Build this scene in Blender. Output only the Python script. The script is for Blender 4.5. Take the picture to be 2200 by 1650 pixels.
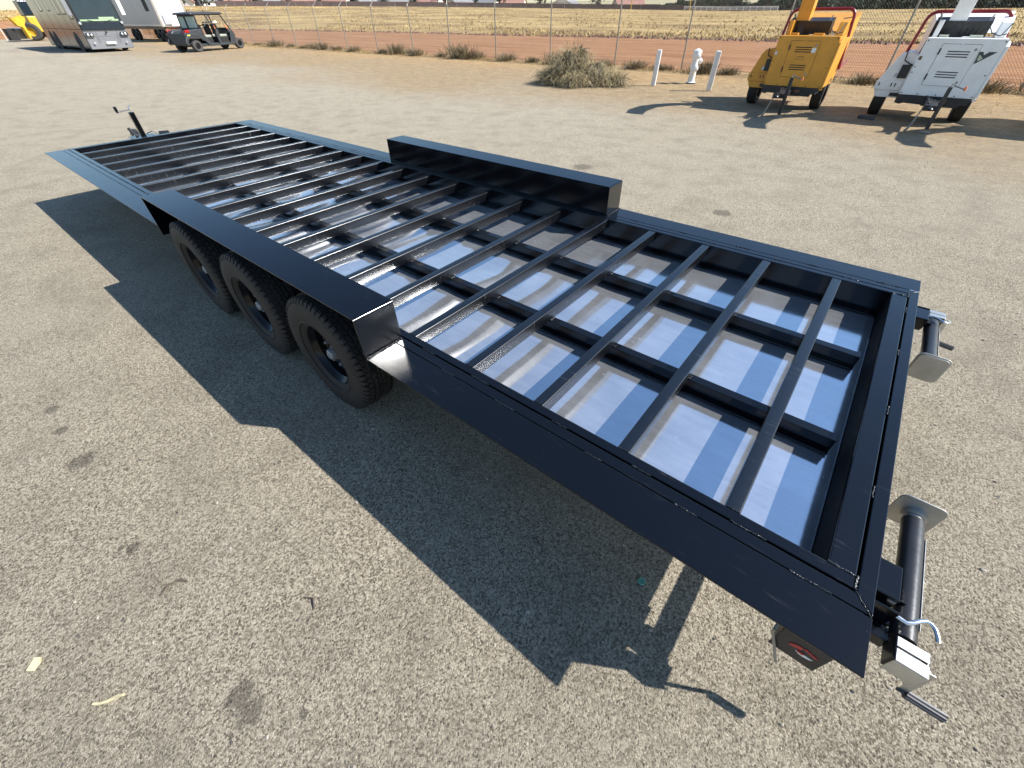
import bpy, bmesh, math, random
from mathutils import Vector, Matrix, noise
import numpy as np
random.seed(7); np.random.seed(7)
scene = bpy.context.scene
for o in list(bpy.data.objects): bpy.data.objects.remove(o)
COL = scene.collection
HZ = 0.6293                                   # height of the trailer deck above the ground

# ------------------------------------------------------------------ camera
cam_d = bpy.data.cameras.new('camera'); cam = bpy.data.objects.new('camera', cam_d); COL.objects.link(cam)
RT = Vector((0.77784, 0.628385, -0.009911)); UP = Vector((-0.41937, 0.53073, 0.736515)); FW = Vector((-0.468075, 0.568734, -0.676348))
CAMPOS = Vector((-0.5227, -0.7471, 1.24713 + HZ))
cam.matrix_world = Matrix(((RT.x, UP.x, -FW.x, CAMPOS.x), (RT.y, UP.y, -FW.y, CAMPOS.y), (RT.z, UP.z, -FW.z, CAMPOS.z), (0, 0, 0, 1)))
cam_d.sensor_fit = 'HORIZONTAL'; cam_d.sensor_width = 36.0; cam_d.lens = 872.527 / 2200 * 36
cam_d.clip_start = 0.05; cam_d.clip_end = 3000
scene.camera = cam

# ------------------------------------------------------------------ light
SUN = Vector((1.0056, 0.5995, 1.0)).normalized()
world = bpy.data.worlds.new('World'); scene.world = world; world.use_nodes = True
wn = world.node_tree.nodes; wl = world.node_tree.links
for n in list(wn): wn.remove(n)
sky_n = wn.new('ShaderNodeTexSky'); sky_n.sky_type = 'NISHITA'; sky_n.sun_disc = False
sky_n.sun_elevation = math.asin(SUN.z); sky_n.sun_rotation = math.atan2(SUN.x, SUN.y)
sky_n.air_density = 1.3; sky_n.dust_density = 0.3; sky_n.ozone_density = 6.0; sky_n.altitude = 50
bg = wn.new('ShaderNodeBackground'); bg.inputs['Strength'].default_value = 0.10
wo = wn.new('ShaderNodeOutputWorld'); wl.new(sky_n.outputs[0], bg.inputs[0]); wl.new(bg.outputs[0], wo.inputs[0])
sun_d = bpy.data.lights.new('sun', 'SUN'); sun_d.energy = 5.0; sun_d.angle = math.radians(0.5); sun_d.color = (1.0, 0.975, 0.94)
sun = bpy.data.objects.new('sun', sun_d); COL.objects.link(sun); sun.rotation_euler = (-SUN).to_track_quat('-Z', 'Y').to_euler()
vs = scene.view_settings; vs.view_transform = 'Standard'; vs.look = 'None'; vs.gamma = 1.0; vs.exposure = 0.80
try: vs.use_curve_mapping = False
except Exception: pass
cy = scene.cycles
cy.use_denoising = True
cy.max_bounces = 8; cy.glossy_bounces = 6; cy.diffuse_bounces = 3; cy.transmission_bounces = 6
cy.caustics_reflective = True; cy.blur_glossy = 0.7; cy.sample_clamp_indirect = 14; cy.sample_clamp_direct = 0

# ------------------------------------------------------------------ materials
class NT:
    def __init__(s, name):
        s.m = bpy.data.materials.new(name); s.m.use_nodes = True; s.t = s.m.node_tree
        for n in list(s.t.nodes): s.t.nodes.remove(n)
        s.out = s.t.nodes.new('ShaderNodeOutputMaterial'); s.b = s.t.nodes.new('ShaderNodeBsdfPrincipled')
        s.t.links.new(s.b.outputs[0], s.out.inputs[0])
    def n(s, t, **kw):
        nd = s.t.nodes.new(t)
        for k, v in kw.items(): setattr(nd, k, v)
        return nd
    def l(s, a, b): s.t.links.new(a, b)
    def val(s, sock, v):
        if hasattr(v, 'is_linked') or hasattr(v, 'links'): s.l(v, sock)
        else: sock.default_value = v
    def math(s, op, a, b=None, c=None, clamp=False):
        nd = s.n('ShaderNodeMath', operation=op); nd.use_clamp = clamp
        s.val(nd.inputs[0], a)
        if b is not None: s.val(nd.inputs[1], b)
        if c is not None: s.val(nd.inputs[2], c)
        return nd.outputs[0]
    def mix(s, f, a, b):
        nd = s.n('ShaderNodeMix', data_type='RGBA'); s.val(nd.inputs[0], f)
        s.val(nd.inputs[6], a if not isinstance(a, tuple) else (*a[:3], 1)); s.val(nd.inputs[7], b if not isinstance(b, tuple) else (*b[:3], 1))
        return nd.outputs[2]
    def noise(s, vec, scale, detail=3, rough=0.5, dist=0.0):
        nd = s.n('ShaderNodeTexNoise'); nd.inputs['Scale'].default_value = scale; nd.inputs['Detail'].default_value = detail
        nd.inputs['Roughness'].default_value = rough; nd.inputs['Distortion'].default_value = dist
        if vec is not None: s.l(vec, nd.inputs['Vector'])
        return nd.outputs['Fac']
    def vor(s, vec, scale, feature='F1', rand=1.0):
        nd = s.n('ShaderNodeTexVoronoi', feature=feature); nd.inputs['Scale'].default_value = scale; nd.inputs['Randomness'].default_value = rand
        if vec is not None: s.l(vec, nd.inputs['Vector'])
        return nd
    def ramp(s, fac, stops, interp='LINEAR'):
        nd = s.n('ShaderNodeValToRGB'); cr = nd.color_ramp; cr.interpolation = interp
        while len(cr.elements) < len(stops): cr.elements.new(0.5)
        for e, (p, c) in zip(cr.elements, stops):
            e.position = p; e.color = (c, c, c, 1) if not isinstance(c, tuple) else (*c[:3], 1)
        s.l(fac, nd.inputs[0]); return nd.outputs[0]
    def smooth(s, v, a, b):
        nd = s.n('ShaderNodeMapRange', interpolation_type='SMOOTHSTEP'); s.val(nd.inputs[0], v)
        nd.inputs[1].default_value = a; nd.inputs[2].default_value = b; return nd.outputs[0]
    def pos(s): return s.n('ShaderNodeNewGeometry').outputs['Position']
    def obj(s): return s.n('ShaderNodeTexCoord').outputs['Object']
    def mapping(s, vec, sc=(1, 1, 1), rot=(0, 0, 0)):
        nd = s.n('ShaderNodeMapping'); nd.inputs['Scale'].default_value = sc; nd.inputs['Rotation'].default_value = rot; s.l(vec, nd.inputs[0]); return nd.outputs[0]
    def bump(s, h, strength=0.3, dist=0.01, nrm=None):
        nd = s.n('ShaderNodeBump'); nd.inputs['Strength'].default_value = strength; nd.inputs['Distance'].default_value = dist; s.l(h, nd.inputs['Height'])
        if nrm is not None: s.l(nrm, nd.inputs['Normal'])
        return nd.outputs[0]
    def set(s, **kw):
        for k, v in kw.items():
            k = {'color': 'Base Color', 'rough': 'Roughness', 'metal': 'Metallic', 'normal': 'Normal', 'coat': 'Coat Weight', 'coatr': 'Coat Roughness', 'spec': 'Specular IOR Level', 'trans': 'Transmission Weight', 'ior': 'IOR', 'sub': 'Subsurface Weight', 'sheen': 'Sheen Weight', 'alpha': 'Alpha'}[k]
            if isinstance(v, tuple) and k == 'Base Color': v = (*v[:3], 1)
            s.val(s.b.inputs[k], v)
        return s.m

def simple(name, c, rough=0.5, metal=0.0, var=0.12, vscale=6.0, bump=0.0, bscale=60, coat=0.0, spec=0.5):
    """paint, rubber, plastic: one colour with a little wear in tone, gloss and relief"""
    t = NT(name); v = t.obj(); f = t.noise(v, vscale, 4, 0.6)
    d = tuple(x * (1 - var) for x in c); e = tuple(min(1, x * (1 + var)) for x in c)
    t.set(color=t.mix(t.ramp(f, [(0.3, 0.0), (0.7, 1.0)]), d, e), metal=metal, coat=coat, spec=spec)
    t.set(rough=t.math('ADD', t.math('MULTIPLY', t.noise(v, vscale * 5, 3), 0.16), max(0.0, rough - 0.08)))
    if bump: t.set(normal=t.bump(t.noise(v, bscale, 3), bump, 0.004))
    return t.m

def paint_black(name, rough=0.12, dust=0.45, spec=0.44, peel_s=0.11):
    """glossy black enamel with dust, fine scratches and smears"""
    t = NT(name); v = t.pos()
    base = (0.0020, 0.0026, 0.0040)
    big = t.noise(v, 3.2, 5, 0.65); fleck = t.vor(v, 55).outputs['Distance']
    sm = t.noise(t.mapping(v, (3, 26, 8), (0, 0, 0.6)), 2.2, 5, 0.7, 0.6)
    smear = t.math('MULTIPLY', t.ramp(sm, [(0.58, 0.0), (0.74, 1.0)]), t.ramp(big, [(0.45, 0.0), (0.60, 1.0)]))
    fl = t.math('MULTIPLY', t.ramp(fleck, [(0.0, 1.0), (0.09, 0.0)]), t.ramp(t.noise(v, 21, 2), [(0.60, 0.0), (0.66, 1.0)]))
    m = t.math('MULTIPLY', t.math('ADD', t.math('MULTIPLY', smear, 0.22), t.math('ADD', t.math('MULTIPLY', fl, 0.5), t.math('MULTIPLY', big, 0.008))), dust, clamp=True)
    t.set(color=t.mix(m, base, (0.26, 0.25, 0.23)))
    t.set(rough=t.math('ADD', rough, t.math('ADD', t.math('MULTIPLY', m, 0.5), t.math('MULTIPLY', t.noise(v, 1.6, 4, 0.6), 0.05))), spec=spec)
    peel = t.noise(v, 240, 2); wav = t.noise(t.mapping(v, (1, 1, 1)), 5, 2)
    n1 = t.bump(wav, 0.10, 0.006); t.set(normal=t.bump(peel, peel_s, 0.0006, n1))
    return t.m

M = {}
M['black'] = paint_black('black_enamel')
M['black_box'] = paint_black('black_enamel_wheel_box', 0.12, 0.2, 0.46, 0.05)
M['black_plate'] = paint_black('black_enamel_end_plate', 0.15, 0.2, 1.0, 0.12)
M['black_joist'] = paint_black('black_enamel_joist', 0.22, 0.95, 0.9, 0.0)
M['black_matte'] = simple('dull_black_inner_face', (0.004, 0.004, 0.005), 0.75, 0, 0.2, 6, spec=0.12)
M['bead'] = simple('weld_bead_paint', (0.012, 0.012, 0.014), 0.25, 0.0, 0.5, 90, 0.9, 160)
M['rubber'] = simple('tyre_rubber', (0.021, 0.0178, 0.0150), 0.72, 0, 0.3, 7, 0.25, 90)
M['rubber_dusty'] = simple('dusty_tyre_rubber', (0.055, 0.050, 0.045), 0.85, 0, 0.3, 5, 0.2, 40)
M['rim'] = simple('black_rim', (0.007, 0.007, 0.008), 0.2, 0, 0.2, 6, spec=0.3)
M['hub'] = simple('grey_hub_cap', (0.30, 0.30, 0.29), 0.42, 0.3, 0.15, 20)
M['zinc'] = simple('zinc_plate', (0.55, 0.54, 0.50), 0.36, 0.75, 0.12, 12, 0.05, 80)
M['zinc_foot'] = simple('cast_zinc_foot', (0.43, 0.41, 0.36), 0.46, 0.55, 0.12, 12, 0.05, 60)
M['alu'] = simple('bright_plated_steel', (0.72, 0.73, 0.73), 0.22, 0.95, 0.08, 20)
M['jack'] = simple('jack_grey_black', (0.036, 0.037, 0.040), 0.34, 0.25, 0.2, 10, 0.08, 90)
M['grip'] = simple('grey_rubber_grip', (0.06, 0.057, 0.058), 0.5, 0, 0.15, 30)
M['red'] = simple('red_lens', (0.40, 0.012, 0.016), 0.2, 0, 0.15, 12)
M['red_bar'] = simple('red_brown_bar_paint', (0.24, 0.016, 0.022), 0.32, 0, 0.25, 5)
M['white'] = simple('white_paint', (0.86, 0.85, 0.81), 0.4, 0, 0.07, 4, 0.05, 40)
M['white_worn'] = simple('worn_white_post_paint', (0.74, 0.73, 0.69), 0.6, 0, 0.12, 7, 0.25, 35)
M['yellow'] = simple('machine_yellow_paint', (0.66, 0.30, 0.030), 0.38, 0, 0.12, 3, 0.04, 40)
M['loader'] = simple('loader_yellow', (0.62, 0.37, 0.03), 0.45, 0, 0.15, 2)
M['slot'] = simple('dark_slot', (0.012, 0.011, 0.010), 0.7)
M['iron'] = simple('black_iron', (0.018, 0.019, 0.022), 0.42, 0.1, 0.3, 8, 0.12, 60)
M['steel'] = simple('worn_steel', (0.32, 0.31, 0.29), 0.4, 0.7, 0.25, 14, 0.1, 80)
M['rust'] = simple('rusty_steel', (0.17, 0.075, 0.045), 0.75, 0.1, 0.35, 6, 0.2, 40)
M['galv'] = simple('weathered_galvanised_steel', (0.36, 0.32, 0.26), 0.5, 0.35, 0.2, 6)
M['wire'] = simple('galvanised_wire', (0.20, 0.19, 0.17), 0.5, 0.4, 0.2, 8)
M['glass'] = simple('dark_windscreen_glass', (0.012, 0.022, 0.030), 0.06, 0, 0.2, 2, spec=0.7)
M['glass_grey'] = simple('tinted_side_glass', (0.16, 0.18, 0.20), 0.08, 0, 0.2, 2, spec=0.8)
M['sunshade'] = simple('green_sunshade', (0.30, 0.42, 0.24), 0.6)
M['bus_silver'] = simple('bus_silver_paint', (0.25, 0.255, 0.27), 0.22, 0.3, 0.1, 1.5)
M['bus_dark'] = simple('bus_side_dark_gloss', (0.055, 0.055, 0.058), 0.14, 0.0, 0.35, 0.6, spec=0.35)
M['bus_upper'] = simple('bus_upper_side_gloss', (0.15, 0.155, 0.165), 0.15, 0.0, 0.2, 0.6, spec=0.35)
M['bus_black'] = simple('bus_black_panel', (0.012, 0.013, 0.016), 0.2)
M['lamp'] = simple('headlamp_glass', (0.55, 0.57, 0.58), 0.12, 0.4, 0.2, 30)
M['grey_panel'] = simple('shaded_side_and_locker_grey', (0.42, 0.42, 0.43), 0.4, 0.0, 0.06, 1)  # shade of the white box trailer's side as colour; also its locker
M['utv'] = simple('utv_grey_plastic', (0.034, 0.038, 0.041), 0.45, 0, 0.15, 4, 0.05, 60)
M['utv_roof'] = simple('utv_roof_plastic', (0.045, 0.046, 0.054), 0.4, 0, 0.1, 4)
M['seat'] = simple('seat_vinyl', (0.30, 0.31, 0.25), 0.55)
M['seat_black'] = simple('black_seat_vinyl', (0.014, 0.014, 0.015), 0.5)
M['clear'] = simple('pale_green_polycarbonate', (0.36, 0.46, 0.42), 0.15, 0, 0.12, 5)
M['orange_tag'] = simple('orange_marker', (0.75, 0.22, 0.08), 0.5)
M['stick'] = simple('dry_twig_bark', (0.10, 0.075, 0.055), 0.8)
M['leaf_pale'] = simple('dry_pale_leaf', (0.55, 0.48, 0.29), 0.7)
M['green_cap'] = simple('green_bottle_cap', (0.12, 0.36, 0.26), 0.45)
M['rock'] = simple('dark_block', (0.085, 0.075, 0.07), 0.85, 0, 0.3, 9, 0.5, 30)
M['stone'] = simple('light_loose_stone', (0.34, 0.30, 0.24), 0.85, 0, 0.35, 2.2, 0.3, 60)
M['wall'] = simple('brown_boundary_wall', (0.115, 0.082, 0.075), 0.85, 0, 0.2, 0.6)
M['stucco'] = simple('pale_stucco', (0.60, 0.55, 0.46), 0.85, 0, 0.1, 0.4)
M['stucco_white'] = simple('white_stucco', (0.74, 0.72, 0.68), 0.85, 0, 0.08, 0.4)
M['tile'] = simple('terracotta_roof', (0.36, 0.19, 0.14), 0.85, 0, 0.25, 1.2)
M['tile_grey'] = simple('grey_roof', (0.24, 0.23, 0.22), 0.85, 0, 0.2, 1.2)
M['bark'] = simple('tree_bark', (0.10, 0.075, 0.055), 0.9, 0, 0.3, 5, 0.5, 14)
M['logo_dark'] = simple('dark_emblem', (0.035, 0.05, 0.052), 0.35)
M['logo_light'] = simple('light_emblem', (0.50, 0.52, 0.40), 0.4)
M['ink'] = simple('faded_ink', (0.16, 0.085, 0.02), 0.6)
M['ink_grey'] = simple('faded_grey_ink', (0.60, 0.60, 0.62), 0.5)

def foliage(name, cols, rough=0.75):
    t = NT(name); v = t.obj(); r = t.n('ShaderNodeObjectInfo').outputs['Random']
    f = t.noise(v, 1.3, 3); g = t.vor(v, 9).outputs['Color']
    h = t.n('ShaderNodeSeparateColor'); t.l(g, h.inputs[0])
    k = t.math('ADD', t.math('MULTIPLY', f, 0.55), t.math('MULTIPLY', h.outputs[0], 0.45))
    t.set(color=t.ramp(k, [(0.2 + 0.6 * i / (len(cols) - 1), c) for i, c in enumerate(cols)]), rough=rough, spec=0.25)
    return t.m
M['brush'] = foliage('dry_brush', [(0.19, 0.145, 0.078), (0.39, 0.315, 0.175), (0.60, 0.50, 0.30)])
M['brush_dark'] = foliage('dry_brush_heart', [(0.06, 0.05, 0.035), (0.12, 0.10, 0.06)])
M['weed'] = foliage('dry_weed', [(0.10, 0.080, 0.048), (0.21, 0.17, 0.10), (0.44, 0.34, 0.18)])
def straw_mat():
    t = NT('straw_grass'); P = t.pos()
    a = t.noise(t.mapping(P, (0.12, 0.24, 0.2)), 0.42, 6, 0.7); b = t.vor(P, 2.2).outputs['Color']; sp = t.n('ShaderNodeSeparateColor'); t.l(b, sp.inputs[0])
    k = t.math('ADD', t.math('MULTIPLY', a, 0.7), t.math('MULTIPLY', sp.outputs[0], 0.3))
    t.set(color=t.ramp(k, [(0.30, (0.20, 0.125, 0.055)), (0.46, (0.44, 0.30, 0.125)), (0.58, (0.60, 0.43, 0.185)), (0.75, (0.72, 0.55, 0.27))]), rough=0.85, spec=0.2); return t.m
M['straw'] = straw_mat()
M['tree'] = foliage('dark_tree_leaves', [(0.012, 0.020, 0.010), (0.030, 0.044, 0.020), (0.060, 0.080, 0.036)])
M['tree_grey'] = foliage('grey_green_tree_leaves', [(0.05, 0.065, 0.05), (0.085, 0.10, 0.075), (0.12, 0.14, 0.10)])

def ground_mat():
    t = NT('chip_seal_ground'); P = t.pos()
    sep = t.n('ShaderNodeSeparateXYZ'); t.l(P, sep.inputs[0]); X, Y = sep.outputs[0], sep.outputs[1]
    warp = t.n('ShaderNodeVectorMath', operation='ADD')
    nz = t.n('ShaderNodeTexNoise'); nz.inputs['Scale'].default_value = 30; t.l(P, nz.inputs['Vector'])
    sc = t.n('ShaderNodeVectorMath', operation='SCALE'); sc.inputs['Scale'].default_value = 0.012; t.l(nz.outputs['Color'], sc.inputs[0])
    t.l(P, warp.inputs[0]); t.l(sc.outputs[0], warp.inputs[1]); W = warp.outputs[0]
    v1 = t.vor(W, 80); v2 = t.vor(W, 135); v3 = t.vor(W, 30)
    c1 = t.n('ShaderNodeSeparateColor'); t.l(v1.outputs['Color'], c1.inputs[0])
    c2 = t.n('ShaderNodeSeparateColor'); t.l(v2.outputs['Color'], c2.inputs[0])
    c3 = t.n('ShaderNodeSeparateColor'); t.l(v3.outputs['Color'], c3.inputs[0])
    grain = t.noise(P, 140, 4, 0.72, 1.0); fine = t.noise(P, 330, 2, 0.7)
    tone = t.math('ADD', t.math('MULTIPLY', grain, 0.62), t.math('ADD', t.math('MULTIPLY', c2.outputs[1], 0.22), t.math('MULTIPLY', fine, 0.24)))
    stone = t.ramp(tone, [(0.39, (0.085, 0.071, 0.053)), (0.47, (0.250, 0.212, 0.152)), (0.55, (0.425, 0.365, 0.268)), (0.68, (0.69, 0.60, 0.45))])
    pit = t.math('MULTIPLY', t.ramp(v1.outputs['Distance'], [(0.20, 1.0), (0.42, 0.0)]), t.math('GREATER_THAN', c1.outputs[0], 0.62))
    big = t.math('MULTIPLY', t.ramp(v3.outputs['Distance'], [(0.16, 1.0), (0.30, 0.0)]), t.math('GREATER_THAN', c3.outputs[0], 0.80))
    pale = t.math('MULTIPLY', t.ramp(v2.outputs['Distance'], [(0.22, 1.0), (0.42, 0.0)]), t.math('GREATER_THAN', c2.outputs[0], 0.84))
    col = t.mix(t.math('MULTIPLY', pit, 0.65), stone, (0.065, 0.055, 0.043))
    col = t.mix(t.math('MULTIPLY', big, 0.5), col, (0.150, 0.130, 0.104))
    col = t.mix(t.math('MULTIPLY', pale, 0.6), col, (0.60, 0.54, 0.42))
    # broad patches: dusty, oily, worn wheel paths
    b1 = t.noise(P, 0.42, 5, 0.62); b2 = t.noise(P, 2.1, 4, 0.6)
    dusty = t.ramp(b1, [(0.40, 0.0), (0.66, 1.0)])
    col = t.mix(t.math('MULTIPLY', dusty, 0.52), col, t.mix(tone, (0.315, 0.270, 0.200), (0.50, 0.435, 0.328)))
    dark = t.ramp(b2, [(0.30, 1.0), (0.54, 0.0)])
    col = t.mix(t.math('MULTIPLY', dark, 0.36), col, t.mix(tone, (0.10, 0.085, 0.063), (0.27, 0.23, 0.17)))
    # the verge towards the fence: tan dust, then straw-coloured litter and red soil
    yy = t.math('ADD', Y, t.math('MULTIPLY', t.math('SUBTRACT', t.noise(P, 0.16, 4, 0.6), 0.5), 12))
    z1 = t.smooth(yy, 7.5, 14.0)
    vb = t.noise(P, 2.6, 6, 0.72); vf = t.noise(P, 11, 8, 0.8)
    vd = t.mix(t.ramp(vb, [(0.34, 0.0), (0.66, 1.0)]), (0.29, 0.20, 0.110), (0.51, 0.37, 0.205))
    vd = t.mix(t.math('MULTIPLY', t.ramp(vf, [(0.42, 1.0), (0.53, 0.0)]), 0.7), vd, (0.19, 0.135, 0.083))
    col = t.mix(t.math('MULTIPLY', z1, 0.85), col, vd)
    z2 = t.smooth(yy, 14.5, 19.5)
    lit = t.mix(t.ramp(t.noise(t.mapping(P, (1, 3, 1)), 2.0, 6, 0.75), [(0.40, 0.0), (0.62, 1.0)]), (0.31, 0.17, 0.088), (0.58, 0.42, 0.20))
    col = t.mix(t.math('MULTIPLY', z2, 0.8), col, lit)
    # grey lot at the left beyond the tan bands
    z3 = t.math('MULTIPLY', t.smooth(X, -18, -55), t.ramp(t.noise(t.mapping(P, (0.25, 1.2, 1)), 0.6, 4, 0.6), [(0.45, 0.0), (0.6, 1.0)]))
    col = t.mix(t.math('MULTIPLY', z3, 0.5), col, (0.28, 0.245, 0.195))
    # oil drops
    spots = [(-1.537, -1.142, .060), (-1.462, -1.140, .058), (-2.516, -1.20, .035), (-3.351, -1.208, .075), (-3.738, -1.224, .045), (-4.015, -1.216, .05), (-2.56, -1.235, .02), (-3.0, -1.9, .04), (-1.3, -1.02, .018), (-1.75, 4.9, .14), (-4.2, 5.6, .2), (1.0, 3.2, .05)]
    mask = None
    for sx, sy, r in spots:
        d = t.n('ShaderNodeVectorMath', operation='DISTANCE'); t.l(P, d.inputs[0]); d.inputs[1].default_value = (sx, sy, 0)
        dd = t.math('ADD', d.outputs['Value'], t.math('MULTIPLY', t.math('SUBTRACT', t.noise(P, 28, 2), 0.5), r * 1.1))
        k = t.smooth(dd, r, r * 0.55)
        mask = k if mask is None else t.math('MAXIMUM', mask, k)
    col = t.mix(t.math('MULTIPLY', mask, 0.55), col, (0.062, 0.054, 0.047))
    # fine pale and dark wisps of dust
    wis = t.noise(t.mapping(P, (1, 1.7, 1), (0, 0, 0.7)), 5.5, 6, 0.7, 0.8)
    col = t.mix(t.math('MULTIPLY', t.ramp(wis, [(0.58, 0.0), (0.75, 1.0)]), 0.25), col, (0.50, 0.45, 0.36))
    h = t.math('ADD', t.math('MULTIPLY', grain, 1.5), t.math('ADD', t.math('MULTIPLY', pit, -0.5), t.math('MULTIPLY', v2.outputs['Distance'], -0.35)))
    hh = t.math('ADD', t.math('ADD', h, t.math('MULTIPLY', fine, 0.35)), t.math('MULTIPLY', t.noise(P, 3, 3), 1.2))
    t.set(color=col, rough=0.9, spec=0.04, normal=t.bump(hh, 1.0, 0.011))
    return t.m
M['ground'] = ground_mat()

def dirt_mat():
    t = NT('red_dirt'); P = t.pos()
    a = t.noise(t.mapping(P, (0.25, 2.4, 1)), 0.55, 6, 0.65); b = t.noise(P, 1.2, 6, 0.75)
    c = t.mix(t.ramp(a, [(0.35, 0.0), (0.68, 1.0)]), (0.265, 0.122, 0.052), (0.43, 0.220, 0.100))
    c = t.mix(t.math('MULTIPLY', t.ramp(b, [(0.30, 1.0), (0.48, 0.0)]), 0.5), c, (0.15, 0.075, 0.045))
    ruts = t.noise(t.mapping(P, (0.08, 2.2, 1)), 0.9, 3, 0.5)
    c = t.mix(t.math('MULTIPLY', t.ramp(ruts, [(0.55, 0.0), (0.66, 1.0)]), 0.6), c, (0.52, 0.29, 0.165))
    t.set(color=c, rough=0.95, spec=0.15, normal=t.bump(b, 0.8, 0.12)); return t.m
M['dirt'] = dirt_mat()
def field_mat():
    t = NT('dry_field'); P = t.pos()
    a = t.noise(t.mapping(P, (0.12, 0.24, 0.2)), 0.42, 6, 0.7); b = t.noise(P, 0.9, 6, 0.75)
    c = t.mix(t.ramp(a, [(0.36, 0.0), (0.60, 1.0)]), (0.22, 0.14, 0.06), (0.60, 0.43, 0.185))
    c = t.mix(t.math('MULTIPLY', t.ramp(b, [(0.36, 1.0), (0.55, 0.0)]), 0.5), c, (0.25, 0.165, 0.085))
    t.set(color=c, rough=0.95, spec=0.15, normal=t.bump(b, 0.8, 0.4)); return t.m
M['field'] = field_mat()

def pan_mat():
    """thin galvanised sheet: part mirror, part chalky zinc, with smudges and drips"""
    t = NT('galvanised_sheet'); P = t.pos()
    s1 = t.noise(P, 2.4, 5, 0.65); s2 = t.noise(t.mapping(P, (1.0, 7, 1), (0, 0, 0.25)), 3.5, 5, 0.7, 0.5); s3 = t.noise(P, 90, 2)
    smud = t.math('ADD', t.math('MULTIPLY', s1, 0.6), t.math('MULTIPLY', s2, 0.4))
    t.set(color=t.mix(t.ramp(smud, [(0.35, 0.0), (0.68, 1.0)]), (0.70, 0.715, 0.73), (0.88, 0.89, 0.90)))
    drip = t.math('MULTIPLY', t.ramp(t.vor(P, 24).outputs['Distance'], [(0.0, 1.0), (0.13, 0.0)]), t.ramp(t.noise(P, 7, 3), [(0.56, 0.0), (0.66, 1.0)]))
    t.set(metal=t.math('SUBTRACT', t.math('ADD', 0.93, t.math('MULTIPLY', smud, -0.16)), t.math('MULTIPLY', drip, 0.4), clamp=True))
    t.set(rough=t.math('ADD', t.math('ADD', 0.05, t.math('MULTIPLY', smud, 0.07)), t.math('MULTIPLY', s3, 0.04)))
    t.set(normal=t.bump(t.noise(P, 14, 2), 0.05, 0.004)); return t.m
M['pan'] = pan_mat()

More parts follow.
